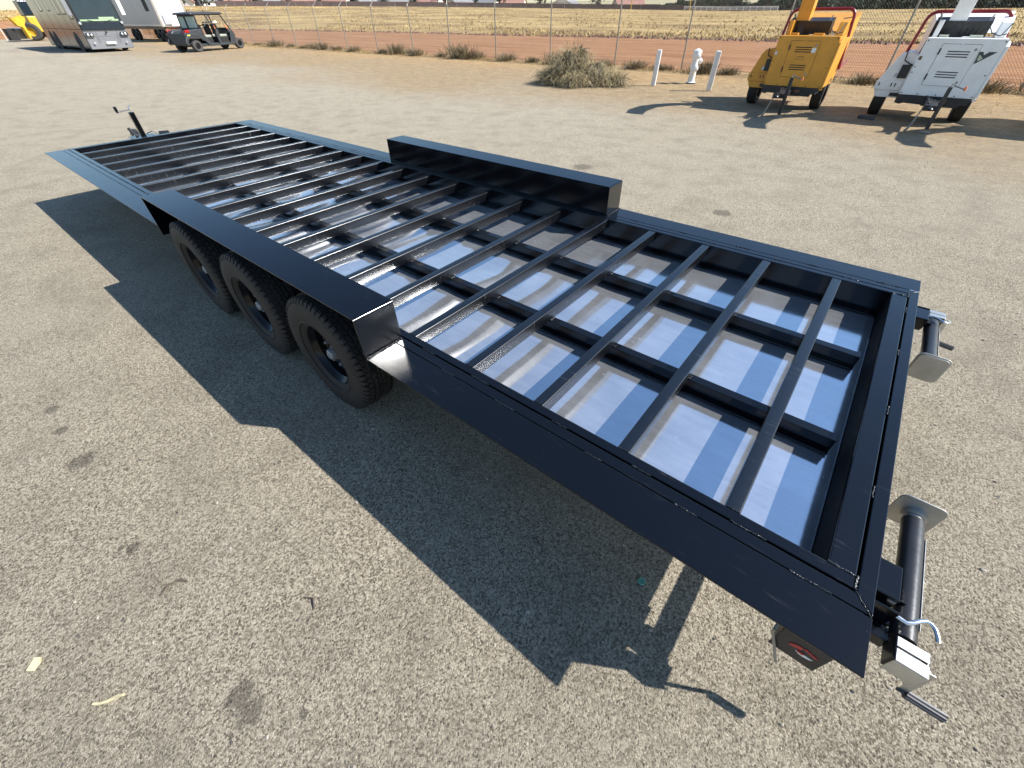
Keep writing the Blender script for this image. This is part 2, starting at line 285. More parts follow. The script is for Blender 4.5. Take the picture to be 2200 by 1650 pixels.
# ------------------------------------------------------------------ mesh helpers
class MB:
    def __init__(s): s.v = []; s.f = []; s.mi = []; s.cur = 0
    def face(s, pts):
        b = len(s.v); s.v += [tuple(p) for p in pts]; s.f.append(tuple(range(b, b + len(pts)))); s.mi.append(s.cur); return s
    def add(s, vs, fs):
        b = len(s.v); s.v += [tuple(p) for p in vs]; s.f += [tuple(b + i for i in f) for f in fs]; s.mi += [s.cur] * len(fs); return s
    def box(s, x0, x1, y0, y1, z0, z1, mtx=None):
        x0, x1 = min(x0, x1), max(x0, x1); y0, y1 = min(y0, y1), max(y0, y1); z0, z1 = min(z0, z1), max(z0, z1)
        vs = [(x, y, z) for z in (z0, z1) for y in (y0, y1) for x in (x0, x1)]
        if mtx: vs = [mtx @ Vector(p) for p in vs]
        return s.add(vs, [(0, 2, 3, 1), (4, 5, 7, 6), (0, 1, 5, 4), (2, 6, 7, 3), (0, 4, 6, 2), (1, 3, 7, 5)])
    def prism(s, poly, axis, a, b):
        """extrude a 2-D polygon; axis = the extrusion axis, poly holds the two other coordinates in xyz order"""
        def p(u, w): return {'x': lambda q: (w, q[0], q[1]), 'y': lambda q: (q[0], w, q[1]), 'z': lambda q: (q[0], q[1], w)}[axis](u)
        n = len(poly); vs = [p(q, a) for q in poly] + [p(q, b) for q in poly]
        fs = [tuple(range(n))[::-1], tuple(range(n, 2 * n))] + [(i, (i + 1) % n, n + (i + 1) % n, n + i) for i in range(n)]
        return s.add(vs, fs)
    def tube(s, pts, r, n=8, cap=True):
        pts = [Vector(p) for p in pts]; rs = r if isinstance(r, (list, tuple)) else [r] * len(pts)
        d = (pts[1] - pts[0]).normalized(); u = d.orthogonal().normalized(); vs = []
        for i, p in enumerate(pts):
            if i == 0: t = pts[1] - pts[0]
            elif i == len(pts) - 1: t = pts[-1] - pts[-2]
            else: t = (pts[i + 1] - pts[i]).normalized() + (pts[i] - pts[i - 1]).normalized()
            t = t.normalized(); u = (u - t * u.dot(t)).normalized(); w = t.cross(u)
            for k in range(n):
                a = 2 * math.pi * k / n; vs.append(p + (u * math.cos(a) + w * math.sin(a)) * rs[i])
        fs = [(i * n + k, i * n + (k + 1) % n, (i + 1) * n + (k + 1) % n, (i + 1) * n + k) for i in range(len(pts) - 1) for k in range(n)]
        if cap: fs += [tuple(range(n))[::-1], tuple(range((len(pts) - 1) * n, len(pts) * n))]
        return s.add(vs, fs)
    def lathe(s, prof, c=(0, 0, 0), axis='z', n=24, cap=True):
        """prof = [(radius, along)]"""
        vs = []
        for r, h in prof:
            for k in range(n):
                a = 2 * math.pi * k / n; x, y = r * math.cos(a), r * math.sin(a)
                q = {'z': (x, y, h), 'y': (x, h, y), 'x': (h, x, y)}[axis]; vs.append((q[0] + c[0], q[1] + c[1], q[2] + c[2]))
        m = len(prof)
        fs = [(i * n + k, i * n + (k + 1) % n, (i + 1) * n + (k + 1) % n, (i + 1) * n + k) for i in range(m - 1) for k in range(n)]
        if cap: fs += [tuple(range(n)), tuple(range((m - 1) * n, m * n))]
        return s.add(vs, fs)
    def build(s, name, mat, parent=None, smooth=35, bevel=0.0, loc=None, kind=None, label=None):
        me = bpy.data.meshes.new(name); me.from_pydata(s.v, [], s.f)
        mats = mat if isinstance(mat, (list, tuple)) else [mat]
        for m in mats: me.materials.append(m)
        if len(mats) > 1: me.polygons.foreach_set('material_index', s.mi)
        bm = bmesh.new(); bm.from_mesh(me); bmesh.ops.recalc_face_normals(bm, faces=bm.faces); bm.to_mesh(me); bm.free()
        if smooth:
            me.polygons.foreach_set('use_smooth', [True] * len(me.polygons)); me.set_sharp_from_angle(angle=math.radians(smooth))
        o = bpy.data.objects.new(name, me); COL.objects.link(o)
        if parent: o.parent = parent
        if loc is not None: o.location = loc
        if kind: o['kind'] = kind
        if label: o['label'] = label
        if bevel:
            b = o.modifiers.new('bevel', 'BEVEL'); b.width = bevel; b.segments = 2; b.limit_method = 'ANGLE'; b.angle_limit = math.radians(40)
        return o
def tag(o, label, cat, group=None):
    o['label'] = label; o['category'] = cat
    if group: o['group'] = group
    return o
def empty(name, loc, label, cat, rz=0.0, group=None):
    o = bpy.data.objects.new(name, None); COL.objects.link(o); o.location = loc; o.rotation_euler = (0, 0, rz); o.empty_display_size = 0.2
    return tag(o, label, cat, group)
def copy_tree(o, parent=None):
    c = o.copy(); COL.objects.link(c)
    if parent: c.parent = parent
    for ch in list(o.children): copy_tree(ch, c)
    return c
def structure(o): o['kind'] = 'structure'; return o
def rounded(poly_c, w, h, r, n=4):
    cx, cy_ = poly_c; out = []
    for sx, sy, a0 in ((1, 1, 0), (-1, 1, 90), (-1, -1, 180), (1, -1, 270)):
        for k in range(n + 1):
            a = math.radians(a0 + 90 * k / n); out.append((cx + sx * (w / 2 - r) + r * math.cos(a), cy_ + sy * (h / 2 - r) + r * math.sin(a)))
    return out

# ------------------------------------------------------------------ ground, road, field
g = MB(); 
xs = [-420, -200, -120, -90, -60, -40, -25, -15, -10, -6, -3, 0, 3, 6, 12, 30, 70]; ys = [-60, -30, -12, -6, -3, 0, 3, 6, 10, 14, 17, 20.6]
for i in range(len(xs) - 1):
    for j in range(len(ys) - 1): g.face([(xs[i], ys[j], 0), (xs[i + 1], ys[j], 0), (xs[i + 1], ys[j + 1], 0), (xs[i], ys[j + 1], 0)])
structure(g.build('ground', M['ground'], smooth=0))
# near edge / road-to-field edge / far edge of the land beyond the fence, as points in the world
MID = [(-130.5, 1.5, 1.85), (-130.0, 11.4, 1.64), (-129.1, 18.8, 1.46), (-127.7, 26.1, 1.02), (-125.1, 36.2, 0.42), (-118.8, 43.9, 0.01), (-91.1, 42.4, 0.01), (-72.2, 43.6, 0.01), (-57.9, 44.6, 0.01), (-44.1, 44.0, 0.01), (-35.5, 43.4, 0.01), (-23.8, 44.2, 0.01), (-13.9, 43.6, 0.01), (-4.9, 44.0, 0.01), (3.0, 45.0, 0.01), (7.6, 45.4, 0.01), (30, 46.4, 0.01)]
FAR = [(-280.5, 5.6, 3.97), (-279.1, 27.1, 3.94), (-277.1, 43.1, 3.96), (-274.0, 59.5, 4.39), (-268.0, 82.0, 4.83), (-261.3, 101.3, 4.87), (-252.4, 121.6, 4.69), (-236.6, 149.8, 4.44), (-217.5, 176.3, 4.10), (-194.1, 201.6, 3.53), (-175.6, 217.8, 3.04), (-129.8, 247.6, 1.97), (-85.7, 266.0, 0.95), (-32.7, 277.4, 0.87), (14.5, 278.9, 0.89), (41.4, 276.1, 0.62), (110, 262, 0.35)]
NEAR = [(-86, -8, 0.006), (-86.5, 4, 0.006), (-87, 10, 0.006), (-87, 14.5, 0.006), (-86, 18, 0.006), (-80, 20.5, 0.006), (-68, 20.5, 0.006), (-56, 20.5, 0.006), (-46, 20.5, 0.006), (-37, 20.5, 0.006), (-30, 20.5, 0.006), (-20, 20.5, 0.006), (-11, 20.5, 0.006), (-3, 20.5, 0.006), (4, 20.5, 0.006), (10, 20.5, 0.006), (34, 20.5, 0.006)]
def loft(A, B, nu, nv, amp, rag=(0, 0), sc=0.12):
    m = MB(); n = len(A) - 1; vs = []
    for i in range(nu + 1):
        t = i / nu * n; k = min(int(t), n - 1); f = t - k
        a = Vector(A[k]).lerp(Vector(A[k + 1]), f); b = Vector(B[k]).lerp(Vector(B[k + 1]), f)
        for j in range(nv + 1):
            w = j / nv; q = a.lerp(b, w)
            if rag[0] and j == 0: q += (b - a).normalized() * (noise.noise(q * 0.6) * rag[0])
            if rag[1] and j == nv: q += (b - a).normalized() * (noise.noise(q * 0.25) * rag[1])
            e = min(1, 4 * w, 4 * (1 - w)); q.z += amp * e * (noise.noise(q * sc) + 0.4 * noise.noise(q * sc * 3.7)); q.z += amp * e * 0.5
            vs.append(q)
    fs = [(i * (nv + 1) + j, (i + 1) * (nv + 1) + j, (i + 1) * (nv + 1) + j + 1, i * (nv + 1) + j + 1) for i in range(nu) for j in range(nv)]
    return m.add(vs, fs)
structure(loft(NEAR, MID, 220, 26, 0.05, (0.8, 0)).build('dirt_road', M['dirt']))
MIDN = [(x - 0.0, y - 1.0, z + 0.006) for x, y, z in MID]
fld = structure(loft(MIDN, FAR, 220, 40, 0.10, (1.2, 0)).build('field', M['field']))
BACK = [(x * 2.4, y * 2.4, z - 14) for x, y, z in FAR]
structure(loft(FAR, BACK, 100, 4, 0.0).build('far_ground', M['field']))

def mid_far(t, w):
    n = len(MID) - 1; t = t * n; k = min(int(t), n - 1); f = t - k
    a = Vector(MIDN[k]).lerp(Vector(MIDN[k + 1]), f); b = Vector(FAR[k]).lerp(Vector(FAR[k + 1]), f); return a.lerp(b, w)
# standing straw of the field
st = MB()
for i in range(60000):
    w = random.random() ** 2.8 * 0.95; q = mid_far(random.random(), w)
    if noise.noise(Vector((q.x * 0.05, q.y * 0.13, 0))) + random.uniform(-.3, .3) < 0.02: continue
    h = random.uniform(0.08, 0.26) * (1 + w * 0.6); wd = random.uniform(0.04, 0.12) * (1 + 2.2 * w); a = random.uniform(0, math.pi); dx, dy = math.cos(a) * wd, math.sin(a) * wd
    lx, ly = random.uniform(-.2, .2), random.uniform(-.2, .2)
    st.face([(q.x - dx, q.y - dy, q.z - .05), (q.x + dx, q.y + dy, q.z - .05), (q.x + dx * .3 + lx, q.y + dy * .3 + ly, q.z + h)])
o = tag(st.build('field_grass', M['straw'], smooth=0, kind='stuff'), 'tall straw coloured grass covering the field beyond the dirt road', 'grass')
# clods and dry growth along the edge between the dirt road and the field
ck = MB()
for i in range(900):
    q = mid_far(random.uniform(0.30, 1), 0.0); q.y += random.gauss(-0.6, 0.6); s = random.uniform(0.06, 0.22); q.z = 0.02
    vs = [(q.x + s * math.cos(a) * random.uniform(.7, 1.3), q.y + s * math.sin(a) * random.uniform(.7, 1.3), q.z) for a in (0, 1.25, 2.5, 3.8, 5.0)] + [(q.x, q.y, q.z + s * random.uniform(.5, 1.1))]
    ck.add(vs, [(0, 1, 5), (1, 2, 5), (2, 3, 5), (3, 4, 5), (4, 0, 5)])
tag(ck.build('soil_clods', M['rust'], smooth=0, kind='stuff'), 'dark reddish soil clods along the edge of the dirt road', 'soil')

# ------------------------------------------------------------------ trailer
FX = -8.660                                   # front end of the deck
W = 2.5908
TR = empty('flatbed_trailer', (0, 0, 0), 'long glossy black three axle flatbed trailer frame with open joists and bare sheet metal floor', 'trailer')
Z0 = HZ
def jx(k): return -(0.4064 * k + 0.00023 * k * k)
def my(y): return W - y
BX0, BX1 = -2.058, -4.832                     # wheel boxes, rear and front end
BY, BH = 0.224, 0.2215
def quadbox(m, poly, z0, z1): m.prism(poly, 'z', z0, z1)
for side in (0, 1):
    f = (lambda y: y) if side == 0 else my
    for xa, xb in ((-0.0, BX0 + .002), (BX1 - .002, FX)):
        m = MB(); rear = xa == 0.0
        quadbox(m, [(xa, f(0)), (xb, f(0)), (xb, f(0.173)), (xa, f(0.173))], Z0 - 0.0075, Z0)
        m.box(xa, xb, f(0.160), f(0.1765), Z0 - 0.0105, Z0 - 0.0078)  # added strip below the seam, stops sun leaking through
        m.build('side_plate', M['black'], TR, 0, 0.0015)
    m = MB()                                  # outer rail, mitred at the rear corner
    quadbox(m, [(-0.0, f(0.177)), (-0.044, f(0.2265)), (FX + .03, f(0.2265)), (FX, f(0.177))], Z0 - 0.15, Z0)
    m.build('outer_rail', M['black'], TR, 0, 0.003)
    m = MB()
    m.box(-0.052, FX + .045, f(0.2335), f(0.277), Z0 - 0.150, Z0 + 0.0006)
    m.build('inner_rail', M['black'], TR, 0, 0.004)
    m = MB(); m.box(-0.125, FX + .12, f(0.2775), f(0.322), Z0 - 0.150, Z0 - 0.143); m.build('rail_ledge', M['black'], TR, 0, 0.001)
for side in (0, 1):
    f = (lambda y: y) if side == 0 else my
    m = MB(); m.box(-0.06, FX + .06, f(0.168), f(0.284), Z0 - 0.1505, Z0 - 0.1530); m.build('rail_gap_light_block', M['black'], TR, 0)  # plate added under the rail gaps to keep light from leaking
m = MB(); m.box(-0.008, -0.13, 0.286, my(0.286), Z0 - 0.1505, Z0 - 0.1530); m.build('rail_gap_light_block', M['black'], TR, 0)  # the same added light block below the rear rail gap
m = MB(); quadbox(m, [(0.0, 0.1785), (-0.044, 0.2280), (-0.044, my(0.2280)), (0.0, my(0.1785))], Z0 - 0.15, Z0 + .0004); m.build('rear_rail', M['black'], TR, 0, 0.003)
m = MB(); m.box(-0.0515, -0.125, 0.2785, my(0.2785), Z0 - 0.15, Z0 + .0008); m.build('rear_header', M['black'], TR, 0, 0.004)
m = MB(); m.box(-0.1254, -0.1268, 0.2790, my(0.2790), Z0 - 0.1495, Z0 - 0.006); m.build('header_matte_face', M['black_matte'], TR, 0)  # thin plate added to keep reflections off the header's inner face
m = MB(); quadbox(m, [(FX, 0.1785), (FX + .03, 0.2280), (FX + .03, my(0.2280)), (FX, my(0.1785))], Z0 - 0.15, Z0 + .0004); m.build('front_rail', M['black'], TR, 0, 0.003)
m = MB(); m.box(FX + .037, FX + .085, 0.2785, my(0.2785), Z0 - 0.15, Z0 + .0008); m.build('front_header', M['black'], TR, 0, 0.004)
JW, JH = 0.0515, 0.0735
jm = None
for k in range(1, 21):
    if jm is None:
        m = MB(); m.prism(rounded((0, -JH / 2), JW, JH, .0055, 5), 'y', 0.2775, my(0.2775))
        jo = m.build('joist', M['black_joist'], TR, 40, 0, loc=(jx(k), 0, Z0 - 0.0008)); jm = jo
    else:
        jo = jm.copy(); COL.objects.link(jo); jo.location = (jx(k), 0, Z0 - 0.0008 - random.uniform(0, .0008))
for yc in (0.945, my(0.945)):                 # two I-section stringers carry the joists
    m = MB(); xa, xb = -0.165, FX + .09
    poly = [(-.024, -.074), (.024, -.074), (.024, -.080), (-.010, -.080), (-.010, -.141), (.024, -.141), (.024, -.150), (-.040, -.150), (-.040, -.141), (-.018, -.141), (-.018, -.080), (-.024, -.080)]
    m.prism([(yc + a, Z0 + b) for a, b in poly], 'x', xa, xb); m.build('stringer', M['black'], TR, 0, 0.0015)
# the sheet floor, slightly buckled between the joists
m = MB(); nx, ny = 560, 84; vs = []
x0, x1, y0, y1 = -0.055, FX + .04, 0.236, my(0.236)
for i in range(nx + 1):
    x = x0 + (x1 - x0) * i / nx
    for j in range(ny + 1):
        y = y0 + (y1 - y0) * j / ny
        a = 0.0008 + 0.0072 * min(1, max(0, (-x - 0.8) / 1.5))
        bay = min(abs(y - .3), abs(y - .945), abs(y - 1.646), abs(y - 2.29)); e = min(1, bay / 0.10)
        z = a * e * (noise.noise(Vector((x * 3.4, y * 1.5, 1.3))) * 1.1 + 0.55 * noise.noise(Vector((x * 8.0, y * 2.6, 7.1))))
        ex = min(1, max(0, (x1 - x) / -.15), max(0, (x0 + .02 - x) / .12)); sg = 0.0015 + 0.0085 * min(1, max(0, (-x - 0.9) / 1.2)) * (0.75 + 0.5 * noise.noise(Vector((x * 1.1, y, 3.3))))
        z = z * ex - sg * ex * math.sin(min(1, max(0, bay) / 0.33) * math.pi / 2)
        vs.append((x, y, Z0 - 0.1562 + z))
m.add(vs, [(i * (ny + 1) + j, (i + 1) * (ny + 1) + j, (i + 1) * (ny + 1) + j + 1, i * (ny + 1) + j + 1) for i in range(nx) for j in range(ny)])
m.build('floor_sheet', M['pan'], TR, 60)
# wheel boxes: top, inner wall, rear and front plates; the outside is open
for side in (0, 1):
    f = (lambda y: y) if side == 0 else my
    T = .006; zt = Z0 + BH; m = MB()
    r = .014
    # folded sheet: top + end plates bent over a small radius
    prof = [(BX0, Z0 - 0.094)] + [(BX0 - r + r * math.cos(a), zt - r + r * math.sin(a)) for a in [i * math.pi / 10 for i in range(6)]]
    prof += [(BX1 + .004, zt), (BX1, zt - .004), (BX1, Z0 - 0.082)]
    inn = [(BX1 + T, Z0 - 0.082), (BX1 + T, zt - T), (BX0 - T - .004, zt - T), (BX0 - T, zt - T - .004), (BX0 - T, Z0 - 0.094)]
    ya, yb = f(0.0), f(BY)
    m.prism(prof + inn, 'y', ya, yb)
    # rear end plate tilted slightly so the sun's glare reaches the camera
    def skew(p):
        if p[0] < BX0 - .2: return p
        yy = abs(p[1] - f(0)); return (p[0] + .0200 * (yy - BY) - .0288 * max(0, p[2] - Z0), p[1], p[2])
    m.v = [skew(p) for p in m.v]
    n0 = len(prof); m.mi = [1 if (i == 2) else 0 for i in range(len(m.f))]
    m.build('wheel_box', [M['black_box'], M['black_plate']], TR, 30, 0.0012)
    m = MB(); m.box(BX0 - T - .001, BX1 + T + .001, f(BY - T), f(BY - .0005), Z0 - 0.15, zt - .0065); m.build('wheel_box_inner_wall', M['black_box'], TR, 0)
# weld beads
wb = MB()
def bead(a, b, r=.0035, step=.007):
    a = Vector(a); b = Vector(b); n = max(2, int((b - a).length / step)); pts = []; rs = []
    for i in range(n + 1):
        q = a.lerp(b, i / n) + Vector((random.uniform(-1, 1), random.uniform(-1, 1), random.uniform(-.6, .8))) * r * .45
        pts.append(q); rs.append(r * random.uniform(.6, 1.25))
    wb.tube(pts, rs, 6)
for side in (0, 1):
    f = (lambda y: y) if side == 0 else my
    x = -0.10
    while x > FX + .2:
        L_ = random.uniform(.07, .12)
        if not (BX1 - .05 < x < BX0 + .15): bead((x, f(.175), Z0), (x - L_, f(.175), Z0)); bead((x - .19, f(.230), Z0), (x - .19 - L_, f(.230), Z0))
        x -= random.uniform(.34, .44)
    bead((BX0 + .004, f(.006), Z0 + .002), (BX0 + .004, f(.218), Z0 + .002), .005)
    bead((-.004, f(.174), Z0), (-.047, f(.230), Z0), .003); bead((-.05, f(.231), Z0), (-.05, f(.282), Z0), .0045); bead((-.128, f(.279), Z0), (-.055, f(.279), Z0), .0045)
    for k in range(1, 21): bead((jx(k) + .024, f(.2785), Z0 - .001), (jx(k) - .024, f(.2785), Z0 - .001), .0028)
for k in range(1, 21):
    for yc in (.945, my(.945)):
        bead((jx(k) + .029, yc - .020, Z0 - .074), (jx(k) + .029, yc + .012, Z0 - .074), .0045)
x = -.3
while x > FX + .5:
    for y in (.8, 1.6): pass
    x -= .5
for y in (.62, 1.12, 1.62, 2.1): bead((-.048, y, Z0), (-.048, y + .06, Z0), .0028)
for k in range(1, 12): bead((jx(k) - .19, my(.322), Z0 - .142), (jx(k) - .192, my(.345), Z0 - .152), .003)
wb.build('weld_bead', M['bead'], TR, 60, kind='stuff')
# bare metal flash at the far rear corner
fl = MB(); 
for i in range(8): 
    y = my(.185) + random.uniform(-.004, .006); x = -.002 - i * .006; fl.box(x, x - .005, y - .003, y + random.uniform(.002, .008), Z0 + .0005, Z0 + .0018)
fl.build('bare_metal_weld', M['alu'], TR, 0, kind='stuff')
# axles and hangers
for k in (-1, 0, 1):
    m = MB(); m.tube([(-3.445 + k * .878, .23, .385), (-3.445 + k * .878, my(.23), .385)], .038, 12); m.build('axle', M['iron'], TR)
for yc in (.36, my(.36)):
    m = MB()
    for k in (-1.5, -.5, .5, 1.5): m.box(-3.445 + k * .878 - .04, -3.445 + k * .878 + .04, yc - .03, yc + .03, .36, Z0 - .151)
    m.box(-3.445 - 1.4, -3.445 + 1.4, yc - .03, yc + .03, .40, .425); m.build('spring_hanger', M['iron'], TR, 0)
# wheels
RW = 0.381
def tyre_mesh(R, half, rim_r, nseg=60):
    m = MB()
    prof = [(rim_r, -half * .74), (rim_r + .012, -half * .86), (rim_r + .05, -half * .99), (R - .085, -half * 1.02), (R - .045, -half * .97), (R - .024, -half * .86), (R - .019, -half * .70)]
    prof = prof + [(R - .017, 0)] + [(r, -h) for r, h in prof[::-1]] 
    m.lathe(prof, (0, 0, 0), 'y', 64, cap=False)
    m.lathe([(rim_r, half * .74), (rim_r, -half * .74)], (0, 0, 0), 'y', 64, cap=False)
    # bead ring and lettering band on the sidewall
    for s in (-1, 1): m.lathe([(rim_r + .030, s * half * .955), (rim_r + .034, s * half * 1.0), (rim_r + .040, s * half * 1.0), (rim_r + .044, s * half * .975)], (0, 0, 0), 'y', 64, cap=False)
    ribs = [(-.66, -.42), (-.33, -.13), (-.055, .055), (.13, .33), (.42, .66)]
    for ri, (a, b) in enumerate(ribs):
        for k in range(nseg):
            t0 = 2 * math.pi * (k + (.5 if ri % 2 else 0) + .06) / nseg; t1 = 2 * math.pi * (k + (.5 if ri % 2 else 0) + .90) / nseg
            sk = .012 if ri % 2 else -.012; crown = .0035 * abs(ri - 2) ** 1.4
            vs = []
            for rr in (R - .022 - crown, R - crown):
                for tt, off in ((t0, 0), (t1, 0)):
                    for y in (a * half, b * half):
                        ang = tt + (sk if y == b * half else -sk); vs.append((rr * math.cos(ang), y, rr * math.sin(ang)))
            m.add(vs, [(4, 5, 7, 6), (0, 4, 6, 2), (1, 3, 7, 5), (0, 1, 5, 4), (2, 6, 7, 3)])
    # shoulder lugs
    for s in (-1, 1):
        for k in range(nseg):
            t0 = 2 * math.pi * (k + .1) / nseg; t1 = 2 * math.pi * (k + .76) / nseg; vs = []
            for rr, y in ((R - .005, .72), (R - .010, .85), (R - .032, .965), (R - .05, .90), (R - .025, .70)):
                for tt in (t0, t1): vs.append((rr * math.cos(tt), s * y * half, rr * math.sin(tt)))
            m.add(vs, [(0, 1, 3, 2), (2, 3, 5, 4), (4, 5, 7, 6), (0, 2, 4, 6, 8), (1, 9, 7, 5, 3)])
    return m
def make_wheel(x, yc, s):
    """s = -1: outer face towards -Y"""
    half = .1085; rr = .196
    m = MB()
    prof = [(rr + .010, -.090), (rr + .014, -.082), (rr - .002, -.078), (rr - .012, -.06), (rr - .026, -.045), (rr - .028, -.005), (rr - .045, .010), (.118, -.004), (.105, -.018), (.085, -.020), (.060, -.018)]
    m.lathe(prof, (0, 0, 0), 'y', 48, cap=False)
    m.lathe([(.060, -.018), (.060, .05)], (0, 0, 0), 'y', 24)
    m.lathe([(rr - .004, .02), (rr - .004, .085), (rr + .012, .09)], (0, 0, 0), 'y', 48, cap=False)
    rim = m.build('wheel', M['rim'], TR, 40, loc=(x, yc, RW)); rim.rotation_euler = (0, random.uniform(0, 6), 0) if s < 0 else (0, 0, math.pi)
    tyre_mesh(RW, half, rr).build('tyre', M['rubber'], rim, 40)
    m = MB(); m.lathe([(.052, -.012), (.052, -.026), (.046, -.034), (.034, -.036), (.034, -.062), (.031, -.070), (.024, -.075), (.022, -.072), (.0, -.072)], (0, 0, 0), 'y', 28, cap=False); m.build('hub_cap', M['hub'], rim, 30)
    m = MB(); m.lathe([(.011, -.018), (.011, -.040), (.007, -.046)], (0, 0, 0), 'y', 6); nut = m.build('lug_nut', M['steel'], rim, 30)
    for k in range(8):
        a = 2 * math.pi * k / 8 + .2; o_ = nut if k == 0 else nut.copy()
        if k: COL.objects.link(o_)
        o_.location = (.083 * math.cos(a), 0, .083 * math.sin(a))
    m = MB()
    for k in range(8):
        a = 2 * math.pi * (k + .5) / 8; c = (.136 * math.cos(a), 0, .136 * math.sin(a)); m.lathe([(.013, -.0025), (.013, .003)], c, 'y', 14)
    m.build('rim_hole', M['slot'], rim, 0, kind='stuff')
    return rim
whl = make_wheel(-3.445 + .878, .106, -1)
for k in (0, -1):
    c = copy_tree(whl); c.location = (-3.445 + .878 * k, .106, RW); c.rotation_euler = (0, random.uniform(0, 6), 0)
for k in (1, 0, -1):
    c = copy_tree(whl); c.location = (-3.445 + .878 * k, my(.106), RW); c.rotation_euler = (0, random.uniform(0, 6), math.pi)
# tongue, coupler and tongue jack
m = MB()
for s in (-1, 1):
    a = Vector((FX + .3, 1.2954 + s * .55, Z0 - .20)); b = Vector((-9.80, 1.2954 + s * .03, Z0 - .20)); d = (b - a).normalized(); n_ = Vector((-d.y, d.x, 0)) * .025
    m.add([a + n_ + Vector((0, 0, h)) for h in (-.06, .06)] + [a - n_ + Vector((0, 0, h)) for h in (-.06, .06)] + [b + n_ + Vector((0, 0, h)) for h in (-.06, .06)] + [b - n_ + Vector((0, 0, h)) for h in (-.06, .06)], [(0, 1, 3, 2), (4, 6, 7, 5), (0, 4, 5, 1), (2, 3, 7, 6), (1, 5, 7, 3), (0, 2, 6, 4)])
m.box(-9.72, -9.48, 1.13, 1.46, Z0 - .142, Z0 - .132); m.build('tongue', M['black'], TR, 0, .003)
m = MB(); m.prism(rounded((-9.93, 1.2954), .30, .11, .05), 'z', Z0 - .24, Z0 - .13); m.lathe([(.05, Z0 - .13), (.045, Z0 - .09), (.02, Z0 - .08)], (-9.98, 1.2954, 0), 'z', 16); m.build('coupler', M['iron'], TR, 35, .004)
tj = MB(); tj.box(-9.60, -9.535, 1.263, 1.328, Z0 - .45, Z0 + .185); tj.box(-9.595, -9.54, 1.268, 1.323, .05, Z0 - .45); tjo = tj.build('tongue_jack', M['black'], TR, 0, .006)
m = MB(); m.lathe([(.075, .02), (.075, .035), (.03, .05)], (-9.567, 1.2954, 0), 'z', 20); m.build('foot', M['zinc_foot'], tjo)
m = MB(); m.tube([(-9.60, 1.33, Z0 + .245), (-9.61, 1.32, Z0 + .258), (-9.585, 1.305, Z0 + .252), (-9.567, 1.2954, Z0 + .228), (-9.567, 1.2954, Z0 + .187)], .008, 8)
m.tube([(-9.567, 1.2954, Z0 + .215), (-9.61, 1.26, Z0 + .205), (-9.705, 1.18, Z0 + .18), (-9.715, 1.17, Z0 + .195), (-9.72, 1.165, Z0 + .215)], .007, 8); m.build('crank', M['alu'], tjo)
m = MB(); m.lathe([(.012, .17), (.020, .20), (.022, .24), (.015, .255)], (-9.72, 1.165, Z0), 'z', 14); m.build('knob', M['rim'], tjo)
m = MB(); m.tube([(-9.50, 1.20, Z0 - .12), (-9.55, 1.17, Z0 - .05), (-9.57, 1.16, Z0 - .005)], .022, 10); m.build('plug_holder', M['iron'], TR)
m = MB(); m.tube([(-9.50, 1.50, Z0 - .115), (-9.44, 1.62, Z0 - .115)], .03, 10); m.build('breakaway_box', M['iron'], TR)
m = MB()
for s in (-1, 1): m.tube([(-9.6, 1.2954 + s * .06, Z0 - .11), (-9.5, 1.2954 + s * .12, Z0 - .075), (-9.35, 1.2954 + s * .16, Z0 - .11)], .006, 6)
m.build('safety_cable', M['alu'], TR)
